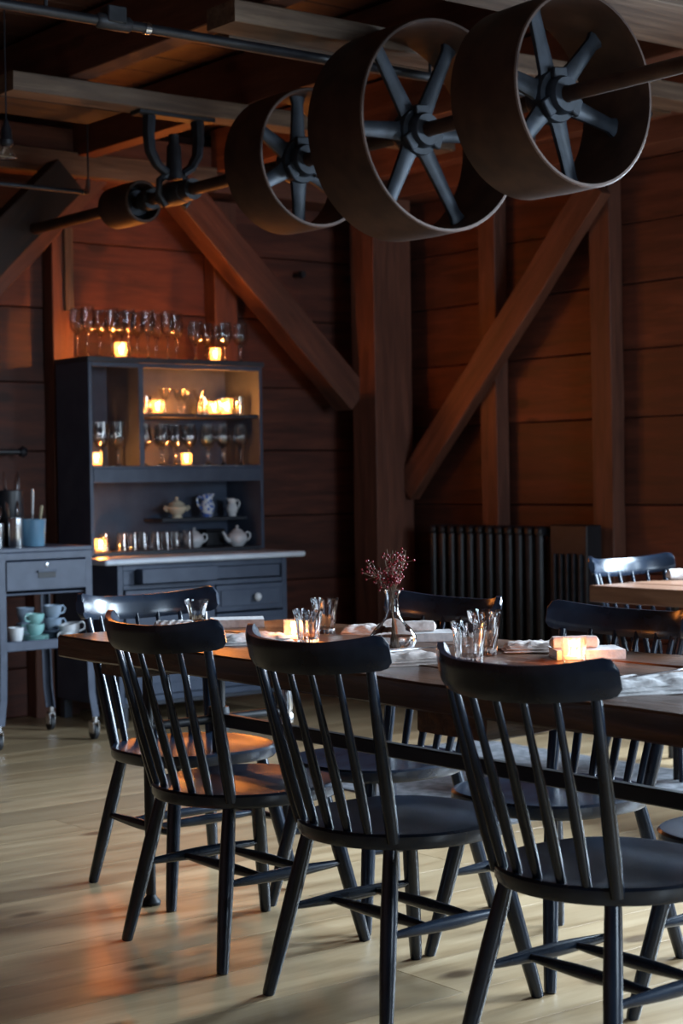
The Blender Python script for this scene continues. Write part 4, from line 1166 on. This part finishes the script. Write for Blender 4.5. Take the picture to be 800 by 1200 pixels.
cup((3.655, 7.40, ZS), .2, MT['greyblue'], 'grey-blue cup at the back left of the cart shelf')
cup((3.655, 7.40, ZS + .063), -.2, MT['greyblue'], 'grey-blue cup stacked on another, back left of the cart shelf')
cup((3.715, 7.17, ZS), PI * .6, MT['white'], 'bright white cup by the left leg of the cart', r=.036, h_=.075)
saucers((3.835, 7.21, ZS), MT['aqua'], ['aqua saucer at the bottom of the stack under the aqua cups', 'aqua saucer in the middle of the stack under the aqua cups', 'aqua saucer topmost of the stack under the aqua cups'], 3, .062)
cup((3.835, 7.21, ZS + .031), PI * .9, MT['aqua'], 'aqua patterned cup, lower of the stacked pair', r=.043, h_=.05)
cup((3.835, 7.21, ZS + .083), PI * 1.1, MT['aqua'], 'aqua cup tilted on top of the stacked pair', r=.043, h_=.046, tilt=.0)
saucers((3.97, 7.30, ZS), MT['greyblue'], ['dark saucer, lowest of the stack behind the tipped white cup', 'dark saucer, second of the stack behind the tipped white cup', 'dark saucer, third of the stack behind the tipped white cup', 'dark saucer, topmost of the stack behind the tipped white cup'], 4, .062)
cup((3.975, 7.30, ZS + .040), 0, MT['paleblue'], 'pale blue cup on the dark saucers, lower of two', r=.043, h_=.055)
cup((3.975, 7.30, ZS + .098), .1, MT['paleblue'], 'pale blue cup stacked highest on the cart shelf', r=.044, h_=.058)
cup((3.90, 7.43, ZS), 1.8, MT['paleblue'], 'pale blue mug at the back of the cart shelf', r=.042, h_=.07)
cup((3.90, 7.43, ZS + .072), 1.5, MT['paleblue'], 'pale lilac-blue mug on top of the one at the back', r=.042, h_=.07)
cup((4.01, 7.19, ZS + .012), -.1, MT['white'], 'pale cup tipped to the right at the front of the cart shelf', tilt=-.18, r=.050, h_=.062)
cup((3.965, 7.155, ZS), PI, MT['white'], 'small white cup lying by the front edge of the cart shelf', tilt=.0, r=.028, h_=.04)

# ================================================================== RADIATOR
rd = thing('cast_iron_radiator', 'wide black column radiator against the right wall below the diagonal brace', 'radiator', (6.36, 7.05, 0))
RM = MT['black']
n_sec = 12
y0_, y1_ = 6.40, 7.30
prf = None
for k in range(n_sec):
    yy = y0_ + (y1_ - y0_) * (k + .5) / n_sec - 7.05
    bm = NB()
    for dx in (-.045, .045):
        tube(bm, [(dx, yy, .10), (dx, yy, .14), (dx, yy, .88), (dx, yy, .92)], [.012, .021, .021, .012], 8)
    box(bm, -.068, .068, yy - .023, yy + .023, .885, .935, .012)
    box(bm, -.068, .068, yy - .023, yy + .023, .09, .14, .012)
    meshobj('radiator_column', bm, RM, rd)
for yy in (y0_ + .04 - 7.05, y1_ - .04 - 7.05):
    for dx in (-.045, .045):
        newtube('foot', [(dx, yy, 0), (dx, yy, .10)], [.022, .014], RM, rd, n=8)
newtube('inlet_pipe', [(0, y1_ - 7.06, .115), (0, y1_ - 7.02, .115), (0.0, y1_ - 6.97, .10), (0, y1_ - 6.96, 0)], .014, MT['iron'], rd)
r2 = thing('louvred_heater', 'narrow black louvred heater panel at the right end of the column radiator', 'radiator', (6.38, 6.24, 0))
newbox('casing', -.06, .05, -.13, .13, .06, .945, RM, r2, bev=.006)
for k in range(5):
    newbox('louvre', -.078, -.0605, -.10 + k * .045, -.085 + k * .045, .42, .80, MT['iron_blue'], r2, bev=.002)
for s in (-.1, .1): newbox('foot', -.04, .04, s - .015, s + .015, 0, .06, RM, r2)
bpy.context.view_layer.update()
